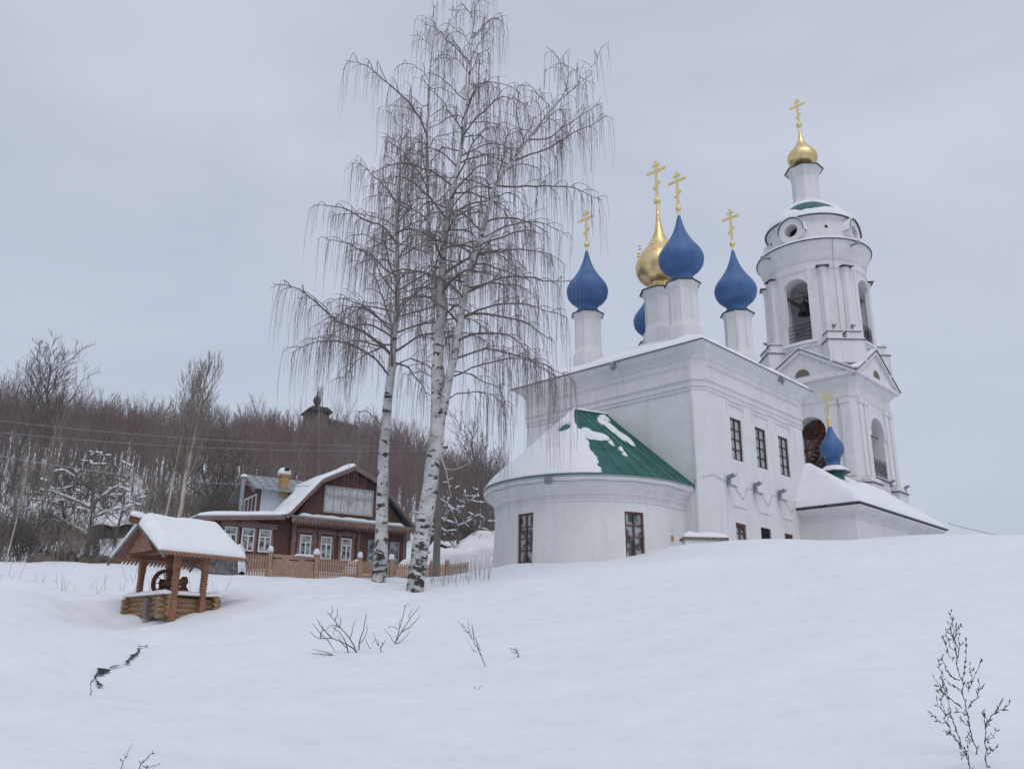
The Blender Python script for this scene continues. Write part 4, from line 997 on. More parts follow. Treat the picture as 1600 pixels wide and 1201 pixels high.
for x0, x1 in ((4.15, 4.75), (4.92, 5.34), (5.45, 6.02)): hwin(x0, x1, 4.7, 6.2, 0, fm=M['greymetal'], trim=False)
for x0, x1 in ((-3.5, -2.86), (-2.62, -1.97), (-1.75, -1.11)): hwin(x0, x1, 5.15, 6.3, .25, trim=False)
mb = MB(); mb.box(-3.7, -.85, .13, .248, 6.32, 6.52); mb.box(-3.75, -.8, .09, .248, 6.522, 6.58)
for x in (-3.66, -2.86, -1.97, -1.11): mb.box(x+.005, x+.10, .17, .248, 5.0, 6.318)
mb.prism([(-2.7, 6.582), (-1.8, 6.582), (-1.88, 6.66), (-2.05, 6.72), (-2.25, 6.66), (-2.45, 6.72), (-2.62, 6.66)], .12, .2)
hb(mb, 'carved_trim', M['housetrim'])
# wide gable window
f = window(lambda u, z, n: (2.9+u, -.05-n, z), 0, 7.45, 8.9, 2.84, None, fm=M['palewood'], rows=1, cols=6, fw_=.09, depth=.06)
for o in [f]+list(f.children): o.data.transform(Matrix.Translation((0, 0, -HZ)))
f.parent = house; f.children[0].data.materials[0] = M['curtain']
mb = MB(); mb.box(1.58, 4.22, -.125, -.09, 8.38, 8.43); mb.box(2.65, 3.15, -.13, -.09, 8.12, 8.16); hb(mb, 'sash_bar', M['palewood'], f)
# dormer
mb = MB(); mb.box(-1.0, 2.5, 3.3, 7.0, 6.9, 8.98)
mb.add([(-1.0, 3.3, 8.98), (-1.0, 7.0, 8.98), (-1.0, 5.15, 9.85), (2.5, 3.3, 8.98), (2.5, 7.0, 8.98), (2.5, 5.15, 9.85)], [(0, 2, 1), (3, 4, 5), (0, 3, 5, 2), (1, 2, 5, 4)])
dm = hb(mb, 'dormer', M['housewall'])
mb = MB(); mb.box(-.9, 2.3, 3.28, 3.297, 7.2, 8.9); hb(mb, 'cheek_cladding', noisy('pale_tin', (.42, .47, .52), (.5, .54, .58), 3, 4, .6), dm)
mb = MB()
for s in (-1, 1):
    y0, y1 = (5.15, 2.8) if s < 0 else (5.15, 7.5)
    mb.add([(-1.45, y0, 10.0), (2.9, y0, 10.0), (2.9, y1, 8.88), (-1.45, y1, 8.88), (-1.45, y0, 9.94), (2.9, y0, 9.94), (2.9, y1, 8.82), (-1.45, y1, 8.82)], [(0, 1, 2, 3), (7, 6, 5, 4), (0, 4, 5, 1), (2, 6, 7, 3), (1, 5, 6, 2), (0, 3, 7, 4)])
drf = hb(mb, 'dormer_roof', M['greymetal'], dm)
mb = MB()
for i in range(9):
    x = -1.4+.5*i; mb.tube([(x, 5.15, 10.02), (x, 2.8, 8.9)], .018, 4)
hb(mb, 'roof_seam', M['greymetal'], dm)
mb = MB()
mb.add([(-1.47, 5.15, 9.94), (-1.47, 2.8, 8.82), (-1.47, 2.8, 8.62), (-1.47, 5.15, 9.74), (-1.42, 5.15, 9.94), (-1.42, 2.8, 8.82), (-1.42, 2.8, 8.62), (-1.42, 5.15, 9.74)], [(0, 1, 2, 3), (7, 6, 5, 4), (0, 4, 5, 1), (2, 6, 7, 3), (1, 5, 6, 2), (0, 3, 7, 4)])
mb.add([(-1.47, 5.15, 9.94), (-1.47, 7.5, 8.82), (-1.47, 7.5, 8.62), (-1.47, 5.15, 9.74), (-1.42, 5.15, 9.94), (-1.42, 7.5, 8.82), (-1.42, 7.5, 8.62), (-1.42, 5.15, 9.74)], [(0, 1, 2, 3), (7, 6, 5, 4), (0, 4, 5, 1), (2, 6, 7, 3), (1, 5, 6, 2), (0, 3, 7, 4)])
hb(mb, 'barge_board', M['housetrim'], dm)
f = window(lambda u, z, n: (-1.06-n, 5.1+u, z), 0, 7.3, 8.7, 2.9, None, fm=M['whiteframe'], rows=1, cols=4, fw_=.08)
for o in [f]+list(f.children): o.data.transform(Matrix.Translation((0, 0, -HZ)))
f.parent = dm
mb = MB(); mb.lathe([(.13, 6.9), (.13, 9.5), (.17, 9.52), (.17, 9.6)], 12, (-1.75, 3.9)); hb(mb, 'flue_pipe', M['greymetal'])
mb = MB(); mb.lathe([(.2, 9.6), (.16, 9.72), (0, 9.78)], 12, (-1.75, 3.9)); hb(mb, 'snow_cap', M['roofsnow'])
ch = MB(); ch.box(.1, .55, 3.1, 3.6, 8.6, 9.75); ch.box(.05, .6, 3.05, 3.65, 9.752, 9.86); ch = hb(ch, 'chimney', M['brick'])
mb = MB(); mb.lathe([(.33, 9.86), (.36, 9.95), (.33, 10.12), (.22, 10.24), (.0, 10.3)], 16, (.32, 3.35)); hb(mb, 'snow_cap', M['roofsnow'], ch, smooth=2)
mb = MB(); mb.box(.2, .46, 2.95, 3.05, 10.05, 10.2); hb(mb, 'flue_opening', M['iron'], ch)

# ------------------------------------------------------------------ fence and gate (house frame, y = -3.6)
hxv = np.array([math.sin(R(57)), math.cos(R(57)), 0]); hyv = np.array([-hxv[1], hxv[0], 0])
def hw(x, y): p = HO*[1, 1, 0]+hxv*x+hyv*y; return p[0], p[1]
FY = -3.6
def fz(x): p = hw(x, FY); return gz(*p)
def picket_panel(mb, x0, x1, x_org, z_org, step=.115, w=.08, h=.98):
    n = max(1, int((x1-x0)/step))
    for i in range(n):
        x = x0+(i+.5)*(x1-x0)/n; zb = fz(x)-z_org-.12; zt = zb+h+.12+.015*math.sin(i*2.3)
        X = x-x_org; mb.prism([(X-w/2, zb), (X+w/2, zb), (X+w/2, zt-.06), (X, zt), (X-w/2, zt-.06)], -.012, .012)
    for q in (.25, .75):
        a, b = (x0-x_org, fz(x0)-z_org+h*q), (x1-x_org, fz(x1)-z_org+h*q)
        mb.prism([(a[0], a[1]-.035), (b[0], b[1]-.035), (b[0], b[1]+.035), (a[0], a[1]+.035)], .013, .05)
def fence(x0, x1, posts, label):
    p = hw(x0, FY); z0 = fz(x0); t = thing('picket_fence', label, 'fence', (p[0], p[1], z0), R(33))
    edges = sorted(set([x0]+posts+[x1]))
    for a, b in zip(edges[:-1], edges[1:]):
        mb = MB(); picket_panel(mb, a+.1, b-.1, x0, z0); mb.build('picket_panel', M['fence'], t)
    for x in posts:
        z = fz(x)-z0; mb = MB(); mb.box(x-x0-.085, x-x0+.085, -.085, .085, z-.3, z+1.12); po = mb.build('post', M['fence'], t)
        r = .13+.05*rnd.random(); mb = MB(); mb.lathe([(r*.9, z+1.12), (r, z+1.2), (r*.85, z+1.31), (r*.5, z+1.4), (0, z+1.42)], 12, (x-x0, 0)); mb.build('snow_cap', M['roofsnow'], po, smooth=2)
    return t
fence(-3.75, -2.3, [-3.75, -2.3], 'short stretch of tan picket fence left of the boarded gate')
fence(-.05, 8.5, [-.05, 2.2, 3.9, 6.2, 7.1], 'long tan picket fence right of the gate, running behind the birch trunks')
p = hw(-2.18, FY); t = thing('boarded_gate', 'tan double gate of upright boards with black strap hinges', 'gate', (p[0], p[1], fz(-1.2)), R(33))
for k, (a, b) in enumerate(((.02, 1.0), (1.02, 2.0))):
    mb = MB(); n = 9
    for i in range(n):
        x = a+(b-a)*i/n; mb.box(x+.003, x+(b-a)/n-.003, -.015, .015, -.15, 1.0-.02*k)
    mb.box(a, b, .016, .05, .8, .9); mb.box(a, b, .016, .05, .1, .2); lf = mb.build('gate_leaf', M['fence'], t)
    xs_ = [(a+.02, a+.42)] if k == 0 else [(b-.42, b-.02)]
    for q0, q1 in xs_: mb = MB(); mb.box(q0, q1, -.03, -.016, .80, .84); mb.lathe([(.05, -.03), (.05, -.016)], 10, M=Matrix.Translation((q0 if k == 0 else q1, 0, .82)) @ Matrix.Rotation(R(90), 4, 'X') @ Matrix.Translation((0, 0, .045))); mb.build('hinge', M['iron'], lf)
mb = MB(); mb.box(.8, 1.25, -.03, -.016, .76, .80); mb.build('latch', M['iron'], t)
slab(lambda u, v: (1.05+.95*u, -.1+.2*v, .99), 20, 6, lambda u, v: .1*math.sqrt(max(0, min(1, min(u, 1-u)/.1))), 'snow_cap', M['roofsnow'], t, (0, 0, 0), -.01)
# plants / snow heaps in the yard behind the fence
def heap(px, d, rx, ry, h, label, name='snow_heap', rz=0, hole=False, up=0, seed=0):
    p = gp(px, d); t = thing(name, label, 'snow heap', (p[0], p[1], p[2]+up-.15), rz)
    n, m = 40, 18; rings = []
    for j in range(m+1):
        e = j/m; el = e*math.pi/2; rg = []
        for i in range(n):
            a = 2*math.pi*i/n; k = 1+.22*fbm(math.cos(a)*1.4+seed, math.sin(a)*1.4, e*2)
            r = math.cos(el)**.6*k; rg.append((rx*r*math.cos(a), ry*r*math.sin(a), h*math.sin(el)**.8*(1+.25*fbm(math.cos(a)*r*1.5+seed, math.sin(a)*r*1.5, 3))))
        rings.append(rg)
    mb = MB(); mb.loft(rings); b = mb.build('snow', M['roofsnow'], t, smooth=2)
    return t, b
for px, d, r, l in ((553, 46.6, .5, 'small rounded snow heap behind the pickets under the middle house windows'), (640, 48.2, .65, 'snow-capped heap behind the fence between the two birch trunks')):
    heap(px, d, r, r*.6, .95 if px > 600 else .7, l, up=.3)
# long snow-buried hedge right of the pole
t, b = heap(728, 49.6, 2.7, .9, 1.75, 'long snow-buried mound with a dark hollow beside the church apse', rz=R(25), seed=5, up=.05)
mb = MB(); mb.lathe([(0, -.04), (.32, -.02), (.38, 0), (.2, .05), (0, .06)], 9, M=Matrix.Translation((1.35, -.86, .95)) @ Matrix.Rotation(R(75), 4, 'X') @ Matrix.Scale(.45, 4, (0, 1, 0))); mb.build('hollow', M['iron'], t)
t, b = heap(775, 49.0, .55, .4, 1.2, 'small snow mound squeezed between the long mound and the apse wall', seed=2, up=.1)
# shed roof beside the apse
P0 = hd(720, 862, 56); P1 = hd(860, 862, 60)
t = thing('shed', 'low wooden shed with a thick snowy roof left of the apse', 'shed', (P0[0], P0[1], P0[2]-2.2), R(18))
mb = MB(); mb.box(.6, 6.5, .4, 4.4, 0, 2.35); mb.prism([(.6, 0), (6.5, 0)], .4, .41) if 0 else None; mb.build('wall', M['darkpine'], t)
mb = MB()
mb.add([(-.2, 0, 2.15), (7, 0, 2.4), (7, 2.6, 4.0), (1.8, 2.6, 3.6), (7, 5.4, 2.4), (-.2, 5.4, 2.15)], [(0, 1, 2, 3), (3, 2, 4, 5), (0, 3, 5), (0, 5, 4, 1), (1, 4, 2)]); rf = mb.build('roof', M['oldwood'], t)
def sh_(u, v):
    x = -.2+7.2*u; y = 5.4*v; k = 1-abs(v-.482)/.5; zz = min(2.15+.035*(x+.2)+1.45*k, 2.15+.75*(x+.25)); return (x, y, zz+.03)
slab(sh_, 30, 30, lambda u, v: .03+.3*math.sqrt(max(0, min(1, min(u, 1-u, v, 1-v)/.05))), 'roof_snow', M['roofsnow'], rf, (0, 0, 0), 0)
mb = MB(); mb.box(2.6, 6.4, .36, .398, 1.6, 1.9); mb.build('plank', M['log'], t)

# ------------------------------------------------------------------ well
WS = 27/24; WO = hd(256, 968, 27)
wz = gz(WO[0], WO[1])
well = thing('wooden_well', 'log well with a thick snowy gabled roof on carved posts and a spoked wheel', 'well', (WO[0], WO[1], WO[2]), R(47))
print('well ground', wz, WO)
def S(v): return v*WS
mb_all = []
LR = .085
for k in range(4):
    z = S(.02)+k*LR*1.75
    for y in (0, S(1.95)):
        mb = MB(); mb.tube([(-.25, y, z+LR), (S(1.25)+.22, y, z+LR)], LR, 12); mb.build('log', M['log'], well, smooth=1)
    for x in (0, S(1.25)):
        mb = MB(); mb.tube([(x, -.25, z+LR*1.85), (x, S(1.95)+.25, z+LR*1.85)], LR, 12); mb.build('log', M['log'], well, smooth=1)
for x, y, dz in ((0, -.34, 0), (0, S(1.95)+.34, 0)):
    pass
mb = MB(); mb.box(-.06, .4, .75, 1.0, .05, .6, None); mb.v = [(x-.14, y, z) for x, y, z in mb.v]; mb.build('crib_post', M['oldwood'], well)
ztop = S(.02)+4*LR*1.75+LR
mb = MB(); mb.box(-.14, S(1.25)+.14, -.12, S(1.95)+.12, ztop-.04, ztop+.02); mb.build('crib_lid', M['log'], well)
slab(lambda u, v: (-.2+(S(1.25)+.4)*u, -.22+(S(1.95)+.44)*v, ztop+.02), 30, 34, lambda u, v: .02+.07*math.sqrt(max(0, min(1, min(u, 1-u, v, 1-v)/.07)))*(1+.5*rnoise(u*2, v*2, 3)), 'crib_snow', M['roofsnow'], well, (0, 0, 0), -.03)
def wpost(x, y):
    mb = MB(); pts = []; rad = []
    zt_ = S(1.62)
    prof = [(.10, -.4)]
    mb.box(x-.085, x+.085, y-.085, y+.085, -.4, .55)
    n = 11
    for i in range(n):      # carved lozenge section
        z0 = .55+i*.075; mb.lathe([(.088, z0), (.112, z0+.03), (.112, z0+.045), (.088, z0+.075)], 4, (x, y), ph=math.pi/4)
    mb.lathe([(.12, .55+n*.075), (.12, zt_)], 4, (x, y), ph=math.pi/4)
    return mb.build('post', M['pine'], well)
for x in (.1, S(.85)):
    for y in (-.2, S(1.75)): wpost(x, y)
ey, ry, ez, rz_ = (-.45, S(2.42)), S(1.02), S(1.6), S(2.42)
x0, x1 = -.5, S(1.82)
mb = MB()
for y in (-.2, S(1.75)): mb.box(x0+.12, x1-.1, y-.07, y+.07, ez-.02, ez+.1)
for x in (.1, S(.85)): mb.box(x-.06, x+.06, -.35, S(1.9), ez+.102, ez+.2)
for x in (-.2, .1, .85, 1.5): mb.tube([(x, ey[0]+.1, ez+.03), (x, ry, rz_-.06)], .045, 4); mb.tube([(x, ey[1]-.1, ez+.03), (x, ry, rz_-.06)], .045, 4)
mb.build('roof_frame', M['pine'], well)
mb = MB()
for sgn, yy in ((0, ey[0]), (1, ey[1])):
    n = 21
    for i in range(n):      # roof boards running down the slope with pointed ends
        xa = x0+(x1-x0)*i/n; xb = xa+(x1-x0)/n-.012
        d = Vector((0, yy-ry, ez-rz_)).normalized(); e = Vector((0, yy, ez)); tip = e+d*.21; nrm = Vector((0, -d.z, d.y)) if sgn else Vector((0, d.z, -d.y))
        if nrm.z < 0: nrm = -nrm
        nrm *= .022; top_ = Vector((0, ry, rz_))
        A = [(xa, top_.y, top_.z), (xb, top_.y, top_.z), (xb, e.y, e.z), ((xa+xb)/2+.02, tip.y, tip.z), ((xa+xb)/2-.02, tip.y, tip.z), (xa, e.y, e.z)]
        B = [(x, y+nrm.y, z+nrm.z) for x, y, z in A]; k = 6
        mb.add(A+B, [tuple(range(k)), tuple(range(2*k-1, k-1, -1))]+[(q, q+k, (q+1) % k+k, (q+1) % k) for q in range(k)])
wr = mb.build('roof', M['pine'], well)
mb = MB()     # gable boards and barge boards
for x in (x0+.1, x1-.14):
    mb.add([(x, ry-.75, ez+.12), (x, ry+.75, ez+.12), (x, ry, rz_-.1), (x+.03, ry-.75, ez+.12), (x+.03, ry+.75, ez+.12), (x+.03, ry, rz_-.1)], [(0, 1, 2), (5, 4, 3), (0, 3, 4, 1), (1, 4, 5, 2), (2, 5, 3, 0)])
mb.build('gable_board', M['pine'], wr)
mb = MB()
for x in (x0-.06, x1+.01):
    for yy in ey:
        d = Vector((0, yy-ry, ez-rz_)); L_ = d.length+.22; d.normalize(); up_ = Vector((0, 0, .12))
        p0 = Vector((x, ry, rz_+.02)); p1 = p0+d*L_; vs = [p0, p1, p1-up_*.75, p0-up_*1.2]
        mb.add([tuple(q) for q in vs]+[(q.x+.05, q.y, q.z) for q in vs], [(0, 1, 2, 3), (7, 6, 5, 4), (0, 4, 5, 1), (2, 6, 7, 3), (1, 5, 6, 2), (0, 3, 7, 4)])
mb.build('barge_board', M['oldwood'], wr)
mb = MB(); mb.loft([[(x, ry-w_, z-.05), (x, ry+w_, z-.05), (x, ry+w_*.6, z+.13), (x, ry-w_*.6, z+.13)] for x, w_, z in ((x0-.34, .07, rz_+.1), (x0-.2, .10, rz_+.05), (x0, .10, rz_+.02), (x1+.06, .10, rz_+.02))]); rl = mb.build('ridge_log', M['darkpine'], wr)
slab(lambda u, v: (x0-.34+.42*u, ry-.1+.2*v, rz_+.20-.05*u), 10, 6, lambda u, v: .02+.13*math.sqrt(max(0, min(1, min(u*1.5, v, 1-v)/.3))), 'snow_cap', M['roofsnow'], rl, (0, 0, 0), -.02)
def wsn(u, v):
    y = ey[0]+.03+(ey[1]-ey[0]-.06)*v; k = 1-abs(y-ry)/abs((ey[0] if y < ry else ey[1])-ry); return (x0-.1+(x1-x0+.16)*u, y, ez+(rz_-ez)*k+.03)
slab(wsn, 44, 60, lambda u, v: .03+.27*math.sqrt(max(0, min(1, min(u, 1-u, (v)*.75, (1-v)*.75)/.11)))*(1+.18*rnoise(u*2, v*2, 2, 3)), 'roof_snow', M['roofsnow'], wr, (0, 0, 0), -.02)
# windlass with spoked wheel: the axle runs across, the wheel at its far end
wxc = S(.62); wzc = S(.98); wyw = S(1.42)
mb = MB(); mb.tube([(wxc, S(.35), wzc), (wxc, wyw+.12, wzc)], .095, 14); wl = mb.build('windlass_drum', M['darkpine'], well, smooth=1)
mb = MB(); n = 36; rr = .38
mb.loft([[((rr+q[1])*math.cos(2*math.pi*i/n)+wxc, wyw+q[0], wzc+(rr+q[1])*math.sin(2*math.pi*i/n)) for q in ((-.04, -.055), (.04, -.055), (.04, .055), (-.04, .055))] for i in range(n+1)], cap=False)
wh = mb.build('wheel', M['darkpine'], well)
mb = MB()
for i in range(10): t_ = 2*math.pi*i/10; mb.tube([(wxc+.06*math.cos(t_), wyw, wzc+.06*math.sin(t_)), (wxc+rr*math.cos(t_), wyw, wzc+rr*math.sin(t_))], .014, 5)
mb.build('spoke', M['darkpine'], wh)
print('wheel px', proj(np.array(WO)+np.array([math.cos(R(47))*wxc-math.sin(R(47))*wyw, math.sin(R(47))*wxc+math.cos(R(47))*wyw, wzc])))
for y in (S(.42), S(1.62)):       # carved stands of the windlass
    mb = MB(); mb.prism([(-.18, ztop), (-.16, ztop+.16), (-.07, ztop+.28), (-.10, wzc+.08), (-.06, wzc+.15), (.06, wzc+.15), (.10, wzc+.08), (.07, ztop+.28), (.16, ztop+.16), (.18, ztop), (.05, ztop), (.05, ztop+.12), (-.05, ztop+.12), (-.05, ztop)], y-.035, y+.035, Matrix.Translation((wxc, 0, 0))); mb.build('windlass_stand', M['darkpine'], well)

# ------------------------------------------------------------------ stream
def stream_z(x, y): return gz(x, y)
mb = MB(); seg = np.array(STREAM); n = 120
t_ = np.linspace(0, len(seg)-1, n+1); cx_ = np.interp(t_, range(len(seg)), seg[:, 0]); cy_ = np.interp(t_, range(len(seg)), seg[:, 1])
ker = np.ones(15)/15
for arr in (cx_, cy_):
    p_ = np.concatenate([np.full(7, arr[0]), arr, np.full(7, arr[-1])]); arr[:] = np.convolve(p_, ker, 'valid')
for k in range(n+1):
    a = max(k-1, 0); b = min(k+1, n); d = np.array([cx_[b]-cx_[a], cy_[b]-cy_[a]]); d /= np.linalg.norm(d)+1e-9; nn_ = np.array([-d[1], d[0]]); f_ = k/n
    w1 = .015+.065*max(0, .45+1.8*fbm(f_*17, 1.7))*(.5+.9*f_); w2 = .01+.045*max(0, .4+1.8*fbm(f_*21, 5.2)); o = .20*fbm(f_*8, 9.3)
    if .50 < f_ < .60: w1 *= .3; w2 *= .3
    e_ = min(1, f_*14, (1-f_)*10)
    for sg, w_ in ((1, w1), (-1, w2)):
        x, y = cx_[k]+nn_[0]*(o+sg*w_*e_), cy_[k]+nn_[1]*(o+sg*w_*e_); mb.v.append((x, y, gz(x, y)+.04))
for k in range(n):
    if fbm(k/n*13, 3.1) > -.28 or k > .8*n: mb.f.append((2*k, 2*k+1, 2*k+3, 2*k+2))
tag(mb.build('stream', M['water']), kind='structure')

# ------------------------------------------------------------------ birches
def atY(px, py, Y): v = ray(px, py); return v*(Y/v[1])
def smooth_path(P, n):
    P = np.array(P, float); t = np.concatenate([[0], np.cumsum(np.linalg.norm(np.diff(P, axis=0), axis=1))]); t /= t[-1]
    q = np.linspace(0, 1, n); out = []
    for x in q:       # Catmull-Rom through the points
        i = min(int(np.searchsorted(t, x, 'right'))-1, len(P)-2); f = (x-t[i])/(t[i+1]-t[i])
        p0, p1, p2, p3 = P[max(i-1, 0)], P[i], P[i+1], P[min(i+2, len(P)-1)]
        out.append(.5*((2*p1)+(-p0+p2)*f+(2*p0-5*p1+4*p2-p3)*f*f+(-p0+3*p1-3*p2+p3)*f**3))
    return np.array(out)
class Birch:
    def __init__(s, seed): s.rng = np.random.RandomState(seed); s.limbs = []; s.br = []; s.hang = []
    def hangers(s, path, dens, lmax, t0=.15, scale=1.0):
        rng = s.rng; L_ = np.linalg.norm(np.diff(path, axis=0), axis=1).sum(); n = int(L_*dens)
        cl = [t0+(1-t0)*rng.rand() for _ in range(max(2, n//3))]
        for i in range(n):
            t = min(.999, max(0, cl[rng.randint(len(cl))]+rng.normal()*.02)) if rng.rand() < .55 else t0+(1-t0)*(i+rng.rand())/max(n, 1); k = min(t, .999)*(len(path)-1); j = int(k); p = path[j]+(path[j+1]-path[j])*(k-j)
            d = path[j+1]-path[j]; d = d/np.linalg.norm(d)
            l = lmax*(.35+.95*rng.rand()**1.4)*(.7+.4*t)
            az = rng.rand()*6.283; side = np.array([math.cos(az), math.sin(az), 0])*.45+d*.5+np.array([0, 0, -.1]); K = 6; pts = [p]; v = side
            for q in range(K-1):
                v = v*.3+np.array([rng.normal()*.07, rng.normal()*.07, -1.0])*.7; v = v/np.linalg.norm(v); pts.append(pts[-1]+v*l/(K-1))
            s.hang.append((pts, np.linspace(.0068, .0034, K)*(.8+.5*rng.rand())*scale))
    def limb(s, path, r0, sub=.45, subl=.32, hl=1.5, dens=4.5):
        rng = s.rng; K = len(path); path = np.array(path)+np.concatenate([[[0, 0, 0]], np.cumsum(rng.normal(size=(K-1, 3))*.045, 0)]); s.limbs.append((path, np.linspace(r0*.8, .010, K)))
        L_ = np.linalg.norm(np.diff(path, axis=0), axis=1).sum(); n = int(L_/sub)
        sgn = 1
        for i in range(n):
            t = .18+.8*(i+.5*rng.rand())/max(n, 1); k = t*(K-1); j = min(int(k), K-2); p = path[j]+(path[j+1]-path[j])*(k-j)
            d = path[j+1]-path[j]; d /= np.linalg.norm(d); sd = np.cross(d, [0, 0, 1.]); nn = np.linalg.norm(sd); sd = sd/nn if nn > .1 else np.array([1., 0, 0]); sgn = -sgn
            l = L_*subl*(1.15-t)*(.6+.7*rng.rand())+.35; v = d*.7+sd*sgn*(.5+.5*rng.rand())+np.array([0, 0, .35]); pts = [p]; M_ = 6
            for q in range(M_-1):
                v = v/np.linalg.norm(v); pts.append(pts[-1]+v*l/(M_-1)); v = v+np.array([rng.normal()*.16, rng.normal()*.16, -.30+rng.normal()*.1])
            pts = np.array(pts); s.br.append((pts, np.linspace(max(.014, r0*.35), .006, M_))); s.hangers(pts, dens, hl)
        s.hangers(path[int(K*.25):], dens*.7, hl)
    def auto(s, stem, rad, h0, nl, Lf, e0=55, e1=22, hl=1.5, bias=None, dens=4.5, sub=.45):
        """limbs all the way up a stem: Lf(t) length"""
        rng = s.rng; K = len(stem); a = rng.rand()*6.28
        for i in range(nl):
            t = h0+(1-h0)*(i+rng.rand()*.6)/nl; k = min(t, .995)*(K-1); j = int(k); p = stem[j]+(stem[j+1]-stem[j])*(k-j); a += 2.4+rng.normal()*.25
            if bias is not None and math.cos(a-bias) < -.1 and rng.rand() < .6: a += math.pi
            l = Lf((t-h0)/(1-h0))*(.7+.5*rng.rand()); e = R(e1+(e0-e1)*((t-h0)/(1-h0)))+rng.normal()*.12
            v = np.array([math.cos(a)*math.cos(e), math.sin(a)*math.cos(e), math.sin(e)]); pts = [p]; M_ = 9
            for q in range(M_-1):
                v = v/np.linalg.norm(v); pts.append(pts[-1]+v*l/(M_-1)); v = v+np.array([rng.normal()*.15, rng.normal()*.15, rng.normal()*.10-.05-.045*q])
            r0 = min(rad(t)*.5, .02+.014*l); s.limb(np.array(pts), r0, hl=hl, dens=dens, sub=sub)
    def pxlimb(s, pts, Y, r0, dy=0, **kw):
        P = [atY(x, y, Y+dy*i/(len(pts)-1)) for i, (x, y) in enumerate(pts)]; s.limb(smooth_path(P, 12), r0, **kw)
def stem_pts(pxs, Y, n, dys=0):
    return smooth_path([atY(x, y, Y+dys*i/(len(pxs)-1)) for i, (x, y) in enumerate(pxs)], n)
def finish_birch(B, root, stems, name_mat):
    mb = MB(); bx, by, bz = root.location
    for P, Rr in stems:
        Pn = [(p[0]-bx+.03*fbm(i*.5, 1.3), p[1]-by, p[2]-bz) for i, p in enumerate(P)]
        # rough, slightly lumpy outline
        rings = []; Pv = [Vector(p) for p in Pn]; n = 18
        for i, p in enumerate(Pv):
            t = (Pv[min(i+1, len(Pv)-1)]-Pv[max(i-1, 0)]).normalized(); a = Vector((1, 0, 0)); a = (a-t*a.dot(t)).normalized(); b = t.cross(a)
            rings.append([tuple(p+(a*math.cos(2*math.pi*j/n)+b*math.sin(2*math.pi*j/n))*Rr[i]*(1+.10*fbm(math.cos(2*math.pi*j/n)*1.2, math.sin(2*math.pi*j/n)*1.2, i*.35))) for j in range(n)])
        mb.loft(rings)
    mb.build('trunk', M['birch'], root, smooth=2)
    off = np.array([bx, by, bz])
    K = 12
    lb = [(smooth_path(p, K), np.interp(np.linspace(0, 1, K), np.linspace(0, 1, len(r)), r)) for p, r in B.limbs]
    V, Fq = strands(np.array([p for p, r in lb])-off, np.array([r for p, r in lb]), 6); np_mesh('limb', V, Fq, M['bark'], root, True)
    V1, F1 = strands(np.array([p for p, r in B.br])-off, np.array([r for p, r in B.br]), 4)
    V2, F2 = strands(np.array([p for p, r in B.hang])-off, np.array([r for p, r in B.hang]), 3)
    V, Fq = merge([(V1, F1), (V2, F2)]); tg = np_mesh('twigs', V, Fq, M['twig'], root)
    print('birch strands', len(B.limbs), len(B.br), len(B.hang))
    return tg
# left birch
YA = 33.0
stA = stem_pts([(590, 945), (592, 905), (596, 850), (597.5, 780), (600, 700), (606, 630), (613, 571), (617, 515), (620, 466), (621, 400), (621, 350), (624, 285), (627, 221), (631, 172)], YA, 60)
rA = lambda t: float(np.interp(t, [0, .05, .1, .2, .33, .45, .6, .8, 1], [.34, .27, .245, .225, .185, .135, .085, .045, .013]))
tA = thing('birch_tree', 'tall silver birch with weeping bare twigs, the slimmer left trunk near the house', 'birch tree', tuple(hd(592, 911, 33.3)))
BA = Birch(11)
for pts, r, dy in (([(612, 556), (575, 520), (534, 501), (505, 478), (464, 452), (432, 447)], .085, -1.5), ([(606, 585), (575, 556), (541, 541), (511, 539), (475, 546), (446, 562)], .075, .8),
                   ([(618, 380), (598, 355), (575, 344), (550, 328), (525, 316), (495, 312)], .06, -1.0), ([(618, 430), (595, 410), (569, 390), (540, 374), (512, 368)], .055, 1.2),
                   ([(616, 520), (590, 490), (560, 470), (532, 462), (505, 470)], .06, 1.6), ([(623, 320), (600, 292), (578, 275), (556, 262), (540, 262)], .045, .6),
                   ([(617, 500), (640, 470), (662, 455), (690, 452), (715, 462)], .05, .8), ([(612, 575), (640, 560), (668, 572), (690, 600)], .05, 1.0),
                   ([(602, 668), (585, 655), (570, 640), (556, 640), (545, 655)], .03, -.6), ([(600, 690), (580, 668), (560, 660), (548, 665)], .022, -.8)):
    BA.pxlimb(pts, YA, r, dy, hl=2.7 if pts[0][1] > 480 else 2.1, dens=5.5, sub=.38)
BA.auto(stA, rA, .43, 50, lambda t: 3.5*(1-t)**.75+.8, bias=None, hl=2.0, dens=4.9)
twA = finish_birch(BA, tA, [(stA, [rA(i/59) for i in range(60)])], 'a')
# right birch, forked
YB = 31.6
stB = stem_pts([(647, 950), (650, 915), (652, 890), (658, 850), (668, 790), (675, 735), (681, 690), (684, 655), (685, 600), (685, 560), (687, 500), (690, 440), (694, 379), (703, 320), (715, 262), (724, 210), (729, 175), (734, 115), (738, 58), (743, 10), (746, -20)], YB, 80)
rB = lambda t: float(np.interp(t, [0, .05, .12, .25, .31, .36, .5, .65, .8, 1], [.34, .30, .285, .275, .27, .19, .145, .10, .05, .013]))
stB2 = stem_pts([(684, 690), (689, 655), (696, 620), (704, 580), (712, 545), (718, 505), (727, 455), (738, 410), (750, 375), (763, 325), (777, 285), (802, 250), (825, 218), (848, 188), (872, 160), (897, 138), (928, 112)], YB, 60, dys=-2.0)
rB2 = lambda t: float(np.interp(t, [0, .1, .3, .5, .7, 1], [.18, .165, .135, .10, .06, .013]))
